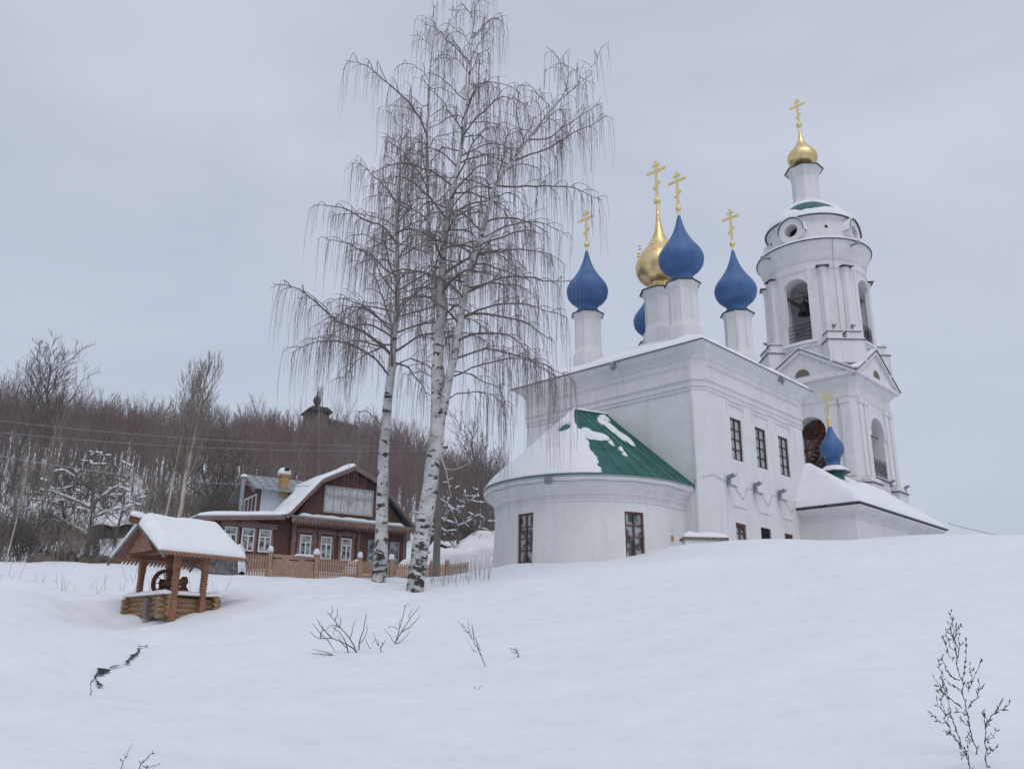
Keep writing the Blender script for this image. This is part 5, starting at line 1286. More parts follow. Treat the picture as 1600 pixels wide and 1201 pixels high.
stB3 = stem_pts([(687, 520), (684, 470), (680, 440), (673, 390), (669, 320), (668, 240), (668, 175), (671, 120), (675, 80), (682, 25)], YB, 50, dys=1.6)
rB3 = lambda t: float(np.interp(t, [0, .3, .6, 1], [.09, .08, .05, .011]))
tB = thing('birch_tree', 'tallest silver birch, thick right trunk forking into leaning stems with weeping twigs', 'birch tree', tuple(hd(650, 918, 32)))
BB = Birch(23)
for pts, r, dy in (([(668, 215), (650, 175), (627, 150), (592, 117), (563, 98), (534, 92)], .06, -1.2), ([(669, 300), (645, 262), (620, 236), (596, 224)], .05, 1), ([(702, 330), (735, 298), (765, 290), (795, 300)], .05, 1),
                   ([(722, 215), (750, 185), (780, 158), (812, 152), (838, 166)], .055, -.8), ([(716, 255), (745, 238), (775, 232), (806, 245)], .05, 1.5), ([(725, 460), (760, 440), (800, 430), (850, 432), (905, 442)], .065, -1), ([(720, 500), (760, 482), (805, 470), (845, 478), (880, 492)], .06, .7),
                   ([(712, 560), (755, 545), (800, 548), (840, 562), (872, 585)], .055, -1.2), ([(775, 290), (810, 292), (850, 285), (900, 290), (935, 305)], .055, .6), ([(800, 252), (840, 240), (880, 222), (915, 205), (950, 185)], .05, -.6), ([(825, 218), (862, 215), (905, 182), (940, 165)], .04, .8),
                   ([(752, 372), (800, 352), (845, 350), (885, 370)], .05, 1.2), ([(734, 100), (712, 70), (690, 50), (668, 42)], .04, .8), ([(738, 60), (760, 40), (785, 25), (800, 24)], .03, -.6), ([(686, 590), (655, 575), (630, 580)], .03, .6), ([(740, 400), (790, 388), (840, 395), (880, 412)], .05, -.6),
                   ([(708, 580), (745, 590), (775, 608), (790, 640)], .035, .8), ([(702, 590), (750, 566), (805, 560), (850, 572), (890, 602)], .045, -.5), ([(696, 625), (730, 610), (770, 612), (800, 632)], .035, -1.0), ([(671, 380), (648, 350), (635, 340)], .03, -.5)):
    BB.pxlimb(pts, YB, r, dy, hl=3.0 if pts[0][1] > 420 else 2.2, dens=5.5, sub=.38)
BB.auto(stB, rB, .44, 46, lambda t: 3.3*(1-t)**.6+.8, hl=2.1, dens=5)
BB.auto(stB2, rB2, .22, 36, lambda t: 3.0*(1-t)**.5+.8, hl=2.2, e1=15, dens=5)
BB.auto(stB3, rB3, .12, 26, lambda t: 2.3*(1-t)**.6+.8, hl=1.8, dens=5)
# bare broken branch on the right side of the trunk
finish_birch(BB, tB, [(stB, [rB(i/79) for i in range(80)]), (stB2, [rB2(i/59) for i in range(60)]), (stB3, [rB3(i/49) for i in range(50)])], 'b')
bo = np.array(tB.location); mb = MB()
mb.tube([atY(x, y, YB-.3)-bo for x, y in ((688, 708), (692, 722), (697, 735), (701, 757), (704, 772))], [.035, .03, .024, .015, .006], 6)
mb.tube([atY(x, y, YB-.3)-bo for x, y in ((694, 730), (705, 734), (718, 731), (733, 723))], [.022, .02, .015, .006], 6)
mb.build('broken_branch', M['paleb'], tB)

# ------------------------------------------------------------------ utility pole and wires
UP_ = gp(681, 37.5); PT = hd(682.5, 690, 37.5)
t = thing('utility_pole', 'weathered grey wooden utility pole behind the right birch trunk', 'utility pole', tuple(UP_))
mb = MB(); mb.tube([(0, 0, -.3), (.0, 0, 2), (PT[0]-UP_[0], PT[1]-UP_[1], PT[2]-UP_[2])], [.16, .15, .12], 12); mb.build('pole', M['oldwood'], t, smooth=1)
mb = MB(); q = PT-UP_; mb.box(q[0]-.5, q[0]+.5, q[1]-.04, q[1]+.04, q[2]-.3, q[2]-.2); mb.build('crossarm', M['oldwood'], t)
def wire(a, b, sag, label, r=.008):
    pts = []
    for i in range(31):
        k = i/30; p = a*(1-k)+b*k; pts.append((p[0]-a[0], p[1]-a[1], p[2]-a[2]-sag*4*k*(1-k)))
    mb = MB(); mb.tube(pts, r, 4); o = mb.build('overhead_wire', M['greymetal']); o.location = tuple(a); tag(o, label, 'wire')
wire(hd(683, 697, 37.4), hd(-80, 647, 40), .35, 'topmost thin overhead wire crossing the dark forest left of the birches')
wire(hd(683, 703, 37.4), hd(-80, 667, 40), .35, 'second thin overhead wire just under the topmost one over the forest')
wire(hd(497, 759, 47.5), hd(-80, 697, 42), .45, 'lowest overhead wire running from the house dormer across the bushes', .015)
wire(hd(1481, 817, 62), hd(1760, 852, 75), .5, 'short overhead wire leaving the chapel eave at the right edge', .02)

# ------------------------------------------------------------------ generic bare trees
def grow(rng, levels, base, v, L_, r0, out, K=5, up=.25, spread=.6, wob=.12, kids=(9, 5, 3), ratio=(.5, .5, .5), lvl=0, start=.3, rmin=.006):
    pts = [np.array(base, float)]; v = np.array(v, float)
    for q in range(K-1):
        v = v/np.linalg.norm(v); pts.append(pts[-1]+v*L_/(K-1)); v = v+rng.normal(size=3)*wob+np.array([0, 0, up*.3])
    pts = np.array(pts); out[lvl].append((pts, np.linspace(r0, max(rmin, r0*.25), K)))
    if lvl >= levels: return
    n = kids[lvl]; a = rng.rand()*6.28
    for i in range(n):
        t = start+(1-start)*(i+rng.rand())/n; k = min(t, .99)*(K-1); j = int(k); p = pts[j]+(pts[j+1]-pts[j])*(k-j)
        d = pts[j+1]-pts[j]; d /= np.linalg.norm(d); a += 2.4; s1 = np.cross(d, [.3, .5, .8]); s1 /= np.linalg.norm(s1); s2 = np.cross(d, s1)
        side = s1*math.cos(a)+s2*math.sin(a); nv = d*(1-spread*.6)+side*spread+np.array([0, 0, up])
        grow(rng, levels, p, nv, L_*ratio[lvl]*(1.15-.6*t)*(.8+.4*rng.rand()), max(rmin*1.2, r0*(1-.7*t)*.5), out, K=max(3, K-1), up=up, spread=spread, wob=wob, kids=kids, ratio=ratio, lvl=lvl+1, start=.2, rmin=rmin)
def tree_arrays(seed, H, r0, levels=2, sides=(6, 4, 3, 3), lean=.03, **kw):
    rng = np.random.RandomState(seed); out = [[] for _ in range(levels+1)]
    grow(rng, levels, (0, 0, -.3), (rng.normal()*lean, rng.normal()*lean, 1), H, r0, out, **kw)
    res = []
    for l, o in enumerate(out):
        if o: res.append(strands(np.array([p for p, r in o]), np.array([r for p, r in o]), sides[l]))
    return res
# forest templates
FT = []
for k in range(7):
    H = 6.3+.5*(k % 4)
    A_ = tree_arrays(100+k, H, .10, 2, K=6, up=.42, spread=.5, kids=(16, 8), ratio=(.5, .42), start=.3, rmin=.010, wob=.1)
    V, Fq = merge(A_); FT.append((V, Fq))
FTm = []
for k, (V, Fq) in enumerate(FT):
    o = np_mesh('forest_tree', V, Fq, M['foresttwig'] if k % 3 else M['redtwig']); FTm.append(o)
rng = np.random.RandomState(5)
pos = []
tries = 0
while len(pos) < 1050 and tries < 40000:
    tries += 1
    az = rng.uniform(-35, 5.5); d = rng.uniform(66, 127) if az > -20 else rng.uniform(78, 127)
    if tries % 8 == 0: az = rng.uniform(-17, -8); d = rng.uniform(127, 146)
    if az > -2 and d < 84: continue
    if d < 90 and rng.rand() < .78: continue
    p = pol(az, d, 0)
    if any((p[0]-q[0])**2+(p[1]-q[1])**2 < 1.5**2 for q in pos[-300:]): continue
    pos.append((p[0], p[1], d, az))
zs_ = ground(np.array([p[0] for p in pos]), np.array([p[1] for p in pos]))
order = sorted(range(len(pos)), key=lambda i: pos[i][2])
sky_edge = [i for i in order if pos[i][2] > 116][:60]; near = [i for i in order if i not in sky_edge][:225]; ind = set(near+sky_edge)
used = [False]*7; stuff = {0: [], 1: []}
for n_, i in enumerate(order):
    x, y, d, az = pos[i]; k = rng.randint(7); s_ = rng.uniform(.66, 1.0); a = rng.uniform(0, 6.28)
    if -18 < az < -6 and d > 110: s_ *= 1.3
    if i in sky_edge: s_ = rng.uniform(.8, 1.25)
    if i in ind:
        if not used[k]: o = FTm[k]; used[k] = True
        else: o = FTm[k].copy(); C.objects.link(o)
        o.location = (x, y, zs_[i]); o.rotation_euler = (0, 0, a); o.scale = (s_,)*3
        o['label'] = 'bare reddish-brown tree standing in the dense hillside wood'; o['category'] = 'tree'; o['group'] = 'bare trees of the hillside wood'
    else:
        V, Fq = FT[k]; c_, q_ = math.cos(a), math.sin(a); W_ = V*s_; W_ = np.stack([W_[:, 0]*c_-W_[:, 1]*q_+x, W_[:, 0]*q_+W_[:, 1]*c_+y, W_[:, 2]+zs_[i]], 1); stuff[0 if k % 3 else 1].append((W_, Fq))
for k in (0, 1):
    V, Fq = merge(stuff[k]); tag(np_mesh('forest', V, Fq, M['foresttwig'] if k == 0 else M['redtwig']), kind='stuff')
print('forest', len(pos), 'individual', len(ind))

# ------------------------------------------------------------------ wooden church on the hill
p = pol(math.degrees(math.atan2(ray(497, 640)[0], ray(497, 640)[1])), 150, 0); hz_ = gz(p[0], p[1])
top = hd(497, 606, 150)[2]; Hh = top-hz_
t = thing('hilltop_chapel', 'dark wooden chapel with a small onion cupola rising above the wood on the hilltop', 'chapel', (p[0], p[1], hz_), R(28))
zr = hd(497, 645, 150)[2]-hz_
mb = MB(); mb.box(-2.0, 1.5, -2, 2, 0, zr); mb.box(1.502, 6.6, -1.8, 1.8, 0, zr-1.8); mb.build('wall', M['oldwood'] if 0 else M['hazed_wood'], t)
mb = MB(); mb.prism([(-2.5, zr-.2), (2.0, zr-.2), (1.0, zr+.5), (-1.6, zr+.5)], -2.5, 2.5)
mb.add([(1.4, -2.3, zr-1.9), (7.1, -2.3, zr-2.3), (7.1, 0, zr-1.3), (1.4, 0, zr-.6), (7.1, 2.3, zr-2.3), (1.4, 2.3, zr-1.9)], [(0, 1, 2, 3), (3, 2, 4, 5), (0, 3, 5), (1, 4, 2), (0, 5, 4, 1)]); mb.build('roof', M['hazed_wood'], t)
zo = zr+.5
mb = MB(); mb.lathe([(.45, zo), (.35, zo+.4), (.3, zo+.8), (.5, zo+1.1), (.7, zo+1.6), (.62, zo+2.0), (.3, zo+2.4), (.08, zo+2.9)], 16, (-.3, 0)); mb.build('onion_dome', M['hazed_wood'], t, smooth=1)
mb = MB(); mb.lathe([(.07, zo+2.9), (.06, Hh)], 6, (-.3, 0)); mb.box(-.34, -.26, -.5, .5, Hh-.9, Hh-.78); mb.build('cross', M['iron'], t)

# ------------------------------------------------------------------ banks, stone wall, boulders
def bank(px0, px1, d0, d1, h, label, name='earth_bank', m=None, cat='earth bank', thick=.8, sh=.3, seed=0, base=.3):
    a = gp(px0, d0); b = gp(px1, d1); n = 44; dv = (b-a)[:2]; L_ = np.linalg.norm(dv); dv /= L_; nv = np.array([-dv[1], dv[0]])
    t = thing(name, label, cat, (a[0], a[1], a[2]))
    rings = []; tops = []
    for i in range(n+1):
        k = i/n; x, y = a[0]+(b[0]-a[0])*k, a[1]+(b[1]-a[1])*k; z = gz(x, y)-a[2]; hh = h*(1+.35*fbm(k*L_*.5, seed))*min(1, (k+.02)*9, (1.02-k)*9)
        w_ = thick*(1+.3*fbm(k*L_*.4, seed+5)); rg = []
        for q in range(12):
            s = q/11; u_ = -1+2*s; o = u_*w_*.5+.12*fbm(k*L_*1.6, q*.7, seed); zz = z-base+(hh+base)*(1-abs(u_)**3.2)+.10*fbm(k*L_*1.4, q*.5, seed+3)
            rg.append((x-a[0]+nv[0]*o, y-a[1]+nv[1]*o, zz))
        rings.append(rg); tops.append((x-a[0], y-a[1], z+hh, w_))
    mb = MB(); mb.loft(rings, closed=False, cap=False); mb.build('bank_face', m or M['earth'], t, smooth=1)
    if sh:
        def f(u, v):
            k = u*n; i = min(int(k), n-1); f_ = k-i; A, B = tops[i], tops[i+1]; x, y, z, w_ = (A[j]*(1-f_)+B[j]*f_ for j in range(4)); o = (-.62+1.2*v)*w_
            return (x+nv[0]*o, y+nv[1]*o, z-.12*abs(2*v-1)**2)
        slab(f, 60, 8, lambda u, v: sh*(math.sqrt(max(0, min(1, min(u, 1-u)/.03, min(v, 1-v)/.15)))*(.75+.6*fbm(u*L_*.6, v*.6, seed+9))) if fbm(u*L_*.35, v*.4, seed+20) > -.42 else -.02, 'snow_cap', M['roofsnow'], t, (0, 0, 0), -.05)
    return t
bank(-60, 212, 57, 63, .95, 'long brown earth bank with patchy snow cap on the left slope above the bushes', seed=1, sh=.35)
bank(212, 330, 63, 60, .5, 'low dark brush-covered bank between the left slope and the house roof', seed=7, sh=.2)
bank(116, 182, 46.5, 47.5, .32, 'low brown log-like bank at the edge of the flat snow left of the well', seed=3, sh=0, thick=.6)
bank(40, 118, 47.5, 46.6, .4, 'sloping brown brush bank below the thicket at far left', seed=11, sh=0, thick=.6)
bank(326, 378, 41.3, 40.6, 1.12, 'dark stone wall end between the well roof and the tan fence', 'stone_wall', M['stonewall'], 'stone wall', thick=.7, sh=.2, seed=4)
bank(668, 775, 62, 66, .8, 'dark brushy bank with snow behind the shed roof', seed=15, sh=.25)
p = gp(208, 57.5)
t = thing('boulder', 'round grey snow-dusted boulder above the well roof', 'boulder', tuple(p)); mb = MB(); mb.lathe([(.3, -.3), (.62, .1), (.66, .4), (.5, .75), (.2, .95), (0, 1.0)], 16)
mb.v = [(x*(1+.15*fbm(x*2, y*2, z)), y*(1+.15*fbm(x*2, y*2, z+4)), z) for x, y, z in mb.v]; mb.build('stone', M['stonewall'], t, smooth=2)
slab(lambda u, v: ((-.5+u)*1.0, (-.5+v)*1.0, .55+.45*math.sqrt(max(0, 1-((2*u-1)**2+(2*v-1)**2)*.8))), 14, 14, lambda u, v: .14*(1-math.hypot(2*u-1, 2*v-1)), 'snow_cap', M['roofsnow'], t, (0, 0, 0), -.02)

# ------------------------------------------------------------------ hillside trees one can tell apart
def bare_tree(px, d, H, r0, seed, label, m=None, levels=3, snow=False, lean=(0, 0), group=None, name='bare_tree', tm=None, **kw):
    p = gp(px, d); t = thing(name, label, 'tree', tuple(p), 0, group)
    rng = np.random.RandomState(seed); out = [[] for _ in range(levels+1)]
    grow(rng, levels, (0, 0, -.3), (lean[0], lean[1], 1), H, r0, out, **kw)
    V, Fq = strands(np.array([q for q, r in out[0]]), np.array([r for q, r in out[0]]), 8); np_mesh('trunk', V, Fq, m or M['bark'], t, True)
    parts = [strands(np.array([q for q, r in o]), np.array([r for q, r in o]), s) for o, s in zip(out[1:], (5, 3, 3)) if o]
    V, Fq = merge(parts); np_mesh('crown', V, Fq, tm or (m or M['bark']), t)
    if snow:
        S1 = []
        for o in out[1:3]:
            for q, r in o:
                for j in range(len(q)-1):
                    dd = q[j+1]-q[j]; dd = dd/np.linalg.norm(dd)
                    if abs(dd[2]) < .5 and rng.rand() < .75: S1.append((np.array([q[j], (q[j]+q[j+1])/2, q[j+1]])+[0, 0, max(r[j], .03)+.02], np.array([.01, .03+.03*rng.rand(), .01])+r[j]*.9))
        V, Fq = strands(np.array([a for a, b in S1]), np.array([b for a, b in S1]), 6); np_mesh('snow_load', V, Fq, M['roofsnow'], t, True)
    return t
def groundpx(px, py_base, dguess): return dguess
bare_tree(30, 84, 11.5, .20, 41, 'tall dark spreading tree standing out at the left end of the skyline', levels=3, up=.35, spread=.62, kids=(15, 8, 4), ratio=(.5, .5, .5), start=.32, rmin=.014)
bare_tree(-6, 78, 9.5, .16, 42, 'dark bare tree cut by the left edge of the photo', up=.38, spread=.55, kids=(13, 7, 4), ratio=(.5, .5, .5), rmin=.013)
bare_tree(258, 55, 11.0, .17, 44, 'pale slender birch with a forked crown rising above the wood behind the well roof', m=M['paleb'], tm=M['bushtwig'], up=.5, spread=.5, kids=(20, 9, 5), ratio=(.34, .5, .5), start=.4, rmin=.008, lean=(.17, 0), wob=.06, K=8)
bare_tree(239, 56, 9.6, .10, 45, 'thinner pale birch leaning beside the pale forked birch', m=M['paleb'], tm=M['bushtwig'], up=.5, spread=.5, kids=(14, 8, 5), ratio=(.32, .5, .5), start=.42, rmin=.008, lean=(.12, 0), wob=.06, K=7)
bare_tree(130, 52, 5.6, .17, 51, 'low dark apple tree loaded with snow on the left slope', snow=True, up=.02, spread=.95, kids=(11, 7, 4), ratio=(.5, .5, .5), start=.22, rmin=.016)
bare_tree(108, 55, 3.9, .12, 52, 'crooked snow-covered fruit tree left of the dark apple tree', snow=True, up=.0, spread=1.0, kids=(9, 6, 4), ratio=(.55, .5, .5), start=.45, rmin=.016, lean=(-.35, 0))
bare_tree(172, 58, 3.9, .10, 53, 'small snow-loaded fruit tree right of the dark apple tree', snow=True, up=.05, spread=.95, kids=(9, 6, 4), ratio=(.55, .5, .5), rmin=.014)
bare_tree(320, 62, 6.5, .15, 54, 'dark spreading fruit tree standing left of the house dormer', snow=False, up=.12, spread=.85, kids=(14, 8, 5), ratio=(.55, .55, .5), start=.2, rmin=.013)
bare_tree(362, 63, 6.8, .15, 55, 'dark twisted tree just behind the house dormer', up=.15, spread=.8, kids=(14, 8, 5), ratio=(.5, .55, .5), start=.2, rmin=.013)
bare_tree(715, 58, 5.0, .12, 56, 'dark bare tree with snowy boughs between the pole and the shed roof', snow=True, up=.05, spread=.9, kids=(12, 7, 4), ratio=(.6, .5, .5), start=.2, rmin=.014)
bare_tree(752, 63, 6.2, .13, 57, 'dense dark tree close to the apse above the shed roof', up=.2, spread=.75, kids=(14, 8, 5), ratio=(.5, .5, .5), start=.2, rmin=.013)
bare_tree(745, 90, 10.5, .18, 58, 'taller bare tree rising over the wood just left of the apse roof', up=.35, spread=.6, kids=(14, 8, 4), ratio=(.5, .5, .5), start=.3, rmin=.014)
bare_tree(790, 95, 10, .18, 59, 'bare tree on the skyline touching the apse roof edge', up=.35, spread=.6, kids=(14, 8, 4), ratio=(.5, .5, .5), start=.3, rmin=.014)
bare_tree(485, 96, 11.5, .09, 60, 'thin pale birch pole standing before the hilltop chapel', m=M['paleb'], tm=M['bushtwig'], up=.75, spread=.3, kids=(12, 5, 3), ratio=(.3, .45, .45), start=.45, rmin=.01, wob=.04, K=7)
bare_tree(4, 47, 5.5, .04, 61, 'thin pale sapling leaning at the far left edge above the thicket', m=M['paleb'], tm=M['bushtwig'], up=.6, spread=.35, kids=(9, 5, 3), ratio=(.35, .45, .45), rmin=.008, lean=(.09, 0), wob=.05, K=7)
bare_tree(40, 49, 7.0, .045, 62, 'thin grey sapling second from the left edge above the thicket', m=M['oldwood'], tm=M['bushtwig'], up=.6, spread=.35, kids=(9, 5, 3), ratio=(.35, .45, .45), rmin=.008, lean=(.1, 0), wob=.05, K=7)

# thickets: bushes of many stems
BT = []
for k in range(6):
    rng_ = np.random.RandomState(300+k); parts = [[], [], []]
    for s in range(13):
        a = rng_.rand()*6.28; ln = .2+.45*rng_.rand(); b0 = (rng_.normal()*.3, rng_.normal()*.3, -.15)
        o = [[] for _ in range(3)]
        grow(rng_, 2, b0, (math.cos(a)*ln, math.sin(a)*ln, 1), 1.6+1.2*rng_.rand(), .022, o, K=5, up=.25, spread=.55, kids=(6, 3), ratio=(.45, .45), start=.25, rmin=.006, wob=.12)
        for l in range(3): parts[l] += o[l]
    V, Fq = merge([strands(np.array([q for q, r in o]), np.array([r for q, r in o]), 3) for o in parts if o])
    BT.append((V, Fq, np_mesh('bush', V, Fq, M['bushtwig'] if k % 2 else M['bark'])))
usedb = [False]*6
rng = np.random.RandomState(9)
spots = []
for _ in range(19): spots.append((rng.uniform(-30, 100), rng.uniform(46.5, 55), rng.uniform(.6, 1.2)))
for _ in range(8): spots.append((rng.uniform(95, 205), rng.uniform(48, 55), rng.uniform(.4, .8)))
for _ in range(42): spots.append((rng.uniform(215, 420), rng.uniform(56, 72), rng.uniform(.8, 1.35)))
for _ in range(46): spots.append((rng.uniform(665, 800), rng.uniform(63, 78), rng.uniform(.8, 1.4)))
for _ in range(24): spots.append((rng.uniform(-40, 420), rng.uniform(66, 80), rng.uniform(1.0, 1.7)))
for i, (px, d, s_) in enumerate(spots):
    k = rng.randint(6); p = gp(px, d)
    if usedb[k]: o = BT[k][2].copy(); C.objects.link(o)
    else: o = BT[k][2]; usedb[k] = True
    o.location = tuple(p); o.rotation_euler = (0, 0, rng.uniform(0, 6.28)); o.scale = (s_, s_, s_*rng.uniform(.8, 1.15))
    g_ = 'bushes of the left thicket' if px < 215 else ('bushes behind the house' if px < 500 else 'bushes between the pole and the apse')
    if d > 63 and px < 500: g_ = 'bushes at the foot of the wood'
    tag(o, {'bushes of the left thicket': 'tangled leafless bush in the thicket left of the well', 'bushes behind the house': 'leafless bush in the brush between the well roof and the house dormer', 'bushes between the pole and the apse': 'leafless bush in the dark brush between the pole and the apse', 'bushes at the foot of the wood': 'leafless bush on the snowy slope at the foot of the hillside wood'}[g_], 'bush', g_)

# ------------------------------------------------------------------ twigs and weeds in the foreground snow
def on_ground(px, py, d0=4., d1=30.):
    v = ray(px, py); h = math.hypot(v[0], v[1]); ds = np.linspace(d0, d1, 500); X = v[0]/h*ds; Y = v[1]/h*ds; Z = v[2]/h*ds; G_ = ground(X, Y); k = np.argmax(G_ > Z)
    return float(ds[k]) if G_[k] > Z[k] else d1
def px_plant(name, label, cat, base, d, polys, r=.008, m=None, group=None, depth=.25, seed=0, spikes=0):
    d = on_ground(*base); rg = np.random.RandomState(seed); P0 = hd(base[0], base[1], d); z = gz(P0[0], P0[1]); t = thing(name, label, cat, (P0[0], P0[1], z), 0, group)
    dz = z-P0[2]
    mb = MB(); leaf = MB()
    for k, poly in enumerate(polys):
        dd = rg.uniform(-depth, depth); pts = []
        for i, (x, y) in enumerate(poly):
            q = hd(x, y, d+dd*(i/(len(poly)-1)))-P0; pts.append(q)
        pts[0] = pts[0]-np.array([0, 0, .03]) if k == 0 else pts[0]
        sp = smooth_path(pts, max(5, len(pts)*3)); sp = [q+rg.normal(size=3)*.004 for q in sp]; rr0 = r*(1 if len(poly) > 3 else .7)
        mb.tube(sp, list(np.linspace(rr0, rr0*.4, len(sp))), 5)
        nsp = int(spikes*np.linalg.norm(np.array(pts[-1])-np.array(pts[0]))*10)
        for q in range(nsp):
            j = rg.randint(1, len(sp)); p = sp[j]; v = sp[j]-sp[j-1]; v = v/(np.linalg.norm(v)+1e-6); e = v*1.0+rg.normal(size=3)*.32; l = rg.uniform(.010, .028)
            leaf.tube([p, p+e*l*.6, p+e*l], [.0015, .0036, .0008], 4)
    if leaf.v: mb.add(leaf.v, leaf.f)
    mb.build('stem', m or M['weed'], t)
    return t
def cc(L_, x0=440, y0=900, s=3.81): return [(x0+x/s, y0+y/s) for x, y in L_]
px_plant('shrub', 'leafless shrub with branches fanning left out of the snow below the birches', 'shrub', (558, 1019), 14.2, [cc(q) for q in ([(452, 455), (425, 405), (385, 345), (340, 292), (295, 240), (268, 208)], [(448, 450), (400, 412), (350, 388), (300, 370), (215, 368), (168, 328)], [(372, 482), (330, 474), (270, 466), (180, 460)], [(300, 467), (240, 445), (180, 435)],
    [(290, 235), (302, 205), (298, 178)], [(318, 262), (330, 225), (330, 190)], [(345, 300), (352, 265), (345, 235)], [(300, 370), (262, 330), (230, 290), (215, 258)], [(262, 372), (225, 330), (180, 280)], [(395, 465), (392, 430), (360, 350), (300, 300)], [(458, 440), (470, 370), (492, 300), (505, 225)], [(470, 400), (500, 350), (512, 290)], [(412, 365), (420, 320), (440, 260)], [(350, 310), (300, 290), (255, 325)], [(236, 368), (230, 345), (245, 320), (245, 295)], [(330, 280), (310, 330), (312, 350)], [(395, 430), (360, 400), (330, 350)], [(270, 375), (300, 420), (318, 450)], [(370, 483), (320, 495), (240, 528)])], .011, seed=1)
px_plant('shrub', 'small two-pronged leafless shrub right of the fanning one', 'shrub', (617, 1006), 14.8, [cc(q) for q in ([(676, 408), (688, 365), (704, 310), (722, 240), (738, 180), (760, 165)], [(684, 385), (730, 305), (775, 240), (822, 180)], [(712, 335), (760, 305), (800, 265), (820, 235)], [(676, 400), (640, 350), (610, 315)], [(690, 315), (655, 300), (630, 308)], [(690, 400), (730, 370), (765, 325)], [(735, 185), (728, 170)], [(704, 310), (700, 280), (715, 255)], [(765, 255), (762, 222), (785, 195)], [(640, 440), (660, 420), (680, 405), (700, 395)])], .010, seed=2)
px_plant('twig_tuft', 'tiny dark tuft of twigs between the two leafless shrubs', 'twigs', (598, 1019), 14.5, [cc(q) for q in ([(598, 462), (592, 430), (605, 400), (625, 378)], [(592, 430), (586, 415)], [(575, 412), (560, 380), (545, 335)], [(560, 375), (540, 400)], [(530, 432), (512, 405), (498, 378)], [(600, 410), (598, 385)], [(578, 415), (577, 380)])], .009, seed=3, spikes=1)
px_plant('weed', 'tall dry weed leaning left in the middle of the snow slope', 'weed', (760, 1041), 12.4, [cc(q) for q in ([(1221, 540), (1190, 478), (1160, 420), (1130, 368), (1100, 318), (1050, 268)], [(1175, 445), (1162, 400), (1140, 340), (1132, 290)], [(1130, 368), (1118, 320), (1108, 265)], [(1165, 450), (1140, 440), (1118, 398)], [(1115, 340), (1085, 315), (1070, 290)], [(1140, 380), (1145, 340), (1132, 300)], [(1185, 470), (1175, 420), (1150, 365)])], .006, seed=4, spikes=3)
px_plant('weed', 'short bent weed tip sticking out right of the leaning weed', 'weed', (811, 1027), 12.8, [cc(q) for q in ([(1412, 482), (1402, 455), (1385, 438), (1355, 430)], [(1400, 455), (1385, 455), (1365, 440)], [(1408, 468), (1400, 440), (1390, 430)])], .008, seed=5, spikes=6)
px_plant('weed', 'barely visible weed tips poking from the snow below the leaning weed', 'weed', (742, 1079), 10.3, [cc(q) for q in ([(1132, 685), (1145, 672), (1165, 662)], [(1160, 685), (1172, 675), (1186, 660)])], .004, seed=6, spikes=2)
def cw(L_): return [(1380+x/3.99, 900+y/3.99) for x, y in L_]
WG = None
px_plant('weed', 'tallest dry mugwort stalk with upcurved side shoots at lower right', 'weed', (1526, 1180), 7.6, [cw(q) for q in ([(583, 1118), (560, 1020), (535, 920), (515, 820), (495, 700), (478, 620), (462, 540), (448, 440), (436, 330), (418, 228)], [(485, 650), (440, 640), (395, 590), (366, 505)], [(490, 720), (450, 700), (398, 655)], [(440, 540), (400, 480), (372, 385)], [(455, 480), (415, 430), (392, 345)], [(470, 540), (478, 440), (478, 325)], [(500, 640), (512, 540), (516, 400)], [(518, 690), (548, 640), (545, 560)], [(530, 730), (570, 640), (610, 540)], [(530, 830), (580, 770), (605, 700), (600, 670)], [(490, 830), (440, 790), (390, 740), (345, 690), (318, 628)], [(400, 740), (375, 660), (345, 540)], [(395, 730), (375, 690), (366, 620)], [(530, 880), (500, 855), (445, 848)], [(440, 400), (425, 350), (408, 300)], [(446, 400), (455, 350), (450, 300)], [(440, 420), (428, 380), (420, 330)], [(540, 940), (500, 910), (480, 890)], [(545, 960), (530, 1030), (525, 1080)])], .0036, seed=8, spikes=9, depth=.12)
px_plant('weed', 'lower leaning mugwort stalk left of the tallest one', 'weed', (1517, 1201), 7.3, [cw(q) for q in ([(548, 1201), (520, 1110), (480, 1050), (435, 1000), (400, 930), (380, 850), (365, 780), (352, 715)], [(395, 920), (350, 910), (322, 875)], [(400, 920), (410, 870), (408, 840)], [(372, 840), (350, 820), (340, 790)], [(500, 1080), (485, 1060), (440, 900), (410, 800), (385, 720)], [(430, 990), (400, 985), (380, 960)], [(520, 1110), (495, 1130), (490, 1090)])], .0032, seed=9, spikes=9, depth=.12)
px_plant('weed', 'right-hand dry weed with knobbly drooping seed heads', 'weed', (1541, 1201), 7.4, [cw(q) for q in ([(647, 1201), (640, 1080), (634, 960), (633, 860)], [(636, 950), (660, 900), (700, 860), (760, 825), (798, 785)], [(700, 860), (720, 830), (730, 790)], [(640, 1030), (680, 1010), (705, 970)], [(642, 1070), (680, 1090), (715, 1050)], [(640, 940), (655, 920), (640, 890)], [(650, 1130), (665, 1100), (690, 1085)])], .0036, seed=10, spikes=9, depth=.12)
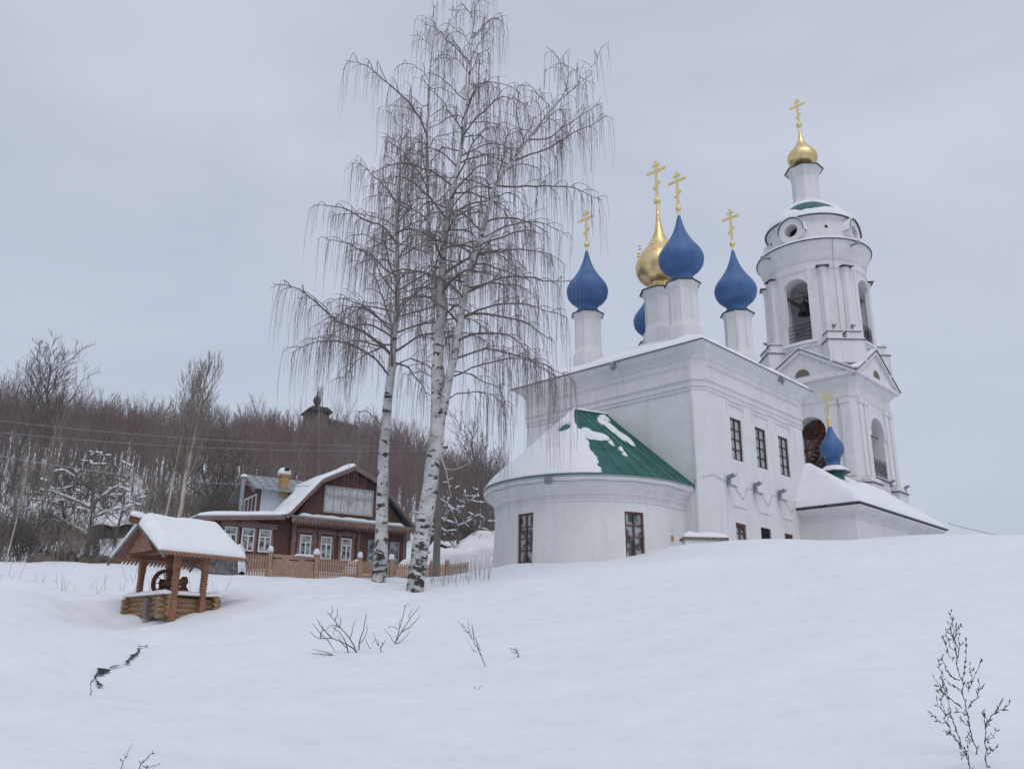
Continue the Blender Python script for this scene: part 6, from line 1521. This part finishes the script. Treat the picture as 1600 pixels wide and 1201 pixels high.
px_plant('weed', 'lone thin stalk with two seed knobs beside the stream end', 'weed', (142, 1086), 12.0, [[(142, 1087), (142, 1075), (142, 1063)], [(142, 1066), (144, 1063), (147, 1062)]], .006, seed=12, spikes=4)
px_plant('weed', 'thin dry stem leaning right at the bottom edge, the left of a pair', 'weed', (186, 1206), 6.4, [[(186, 1208), (191, 1195), (197, 1180), (207, 1164)]], .003, seed=13, spikes=2)
px_plant('weed', 'dry forked stem leaning right at the bottom edge, the right of a pair', 'weed', (214, 1205), 6.4, [[(212, 1208), (221, 1192), (230, 1184), (240, 1173)], [(222, 1197), (234, 1197), (246, 1194)]], .0045, seed=14, spikes=3)
# dry grass stems by the right birch
t = thing('dry_stems', 'clump of thin dry stems in the snow right of the thick birch foot', 'weeds', tuple(gp(686, 33.5))); rg = np.random.RandomState(5); Ps = []
for i in range(70):
    x, y = rg.uniform(-.4, 1.9), rg.uniform(-.8, 1.2); z = gz(x+t.location[0], y+t.location[1])-t.location[2]; l = rg.uniform(.25, 1.0); v = rg.normal(size=2)*.12; Ps.append([(x+v[0]*q*l, y+v[1]*q*l, z-.05+l*q) for q in (0, .35, .7, 1)])
V, Fq = strands(np.array(Ps), np.tile(np.linspace(.007, .004, 4), (len(Ps), 1)), 3); np_mesh('stems', V, Fq, M['bushtwig'], t)
for q, (px, d) in enumerate(((197, 34), (120, 33), (330, 31), (50, 35), (226, 37), (262, 39))):
    p = gp(px, d); t = thing('dry_stems', ('sparse dry stems above the left end of the well crib', 'sparse dry stems in the open snow left of the well', 'sparse dry stems in the snow right of the well', 'sparse dry stems near the left edge of the flat snow', 'dry tuft seen through the well between post and wheel', 'dry tuft behind the well wheel')[q], 'weeds', tuple(p)); Ps = []
    for i in range(9):
        x, y = rg.normal(size=2)*.5; z = gz(x+p[0], y+p[1])-p[2]; l = rg.uniform(.2, .7); v = rg.normal(size=2)*.25; Ps.append([(x+v[0]*k*l, y+v[1]*k*l, z-.05+l*k) for k in (0, .35, .7, 1)])
    V, Fq = strands(np.array(Ps), np.tile(np.linspace(.008, .004, 4), (len(Ps), 1)), 3); np_mesh('stems', V, Fq, M['bushtwig'], t)
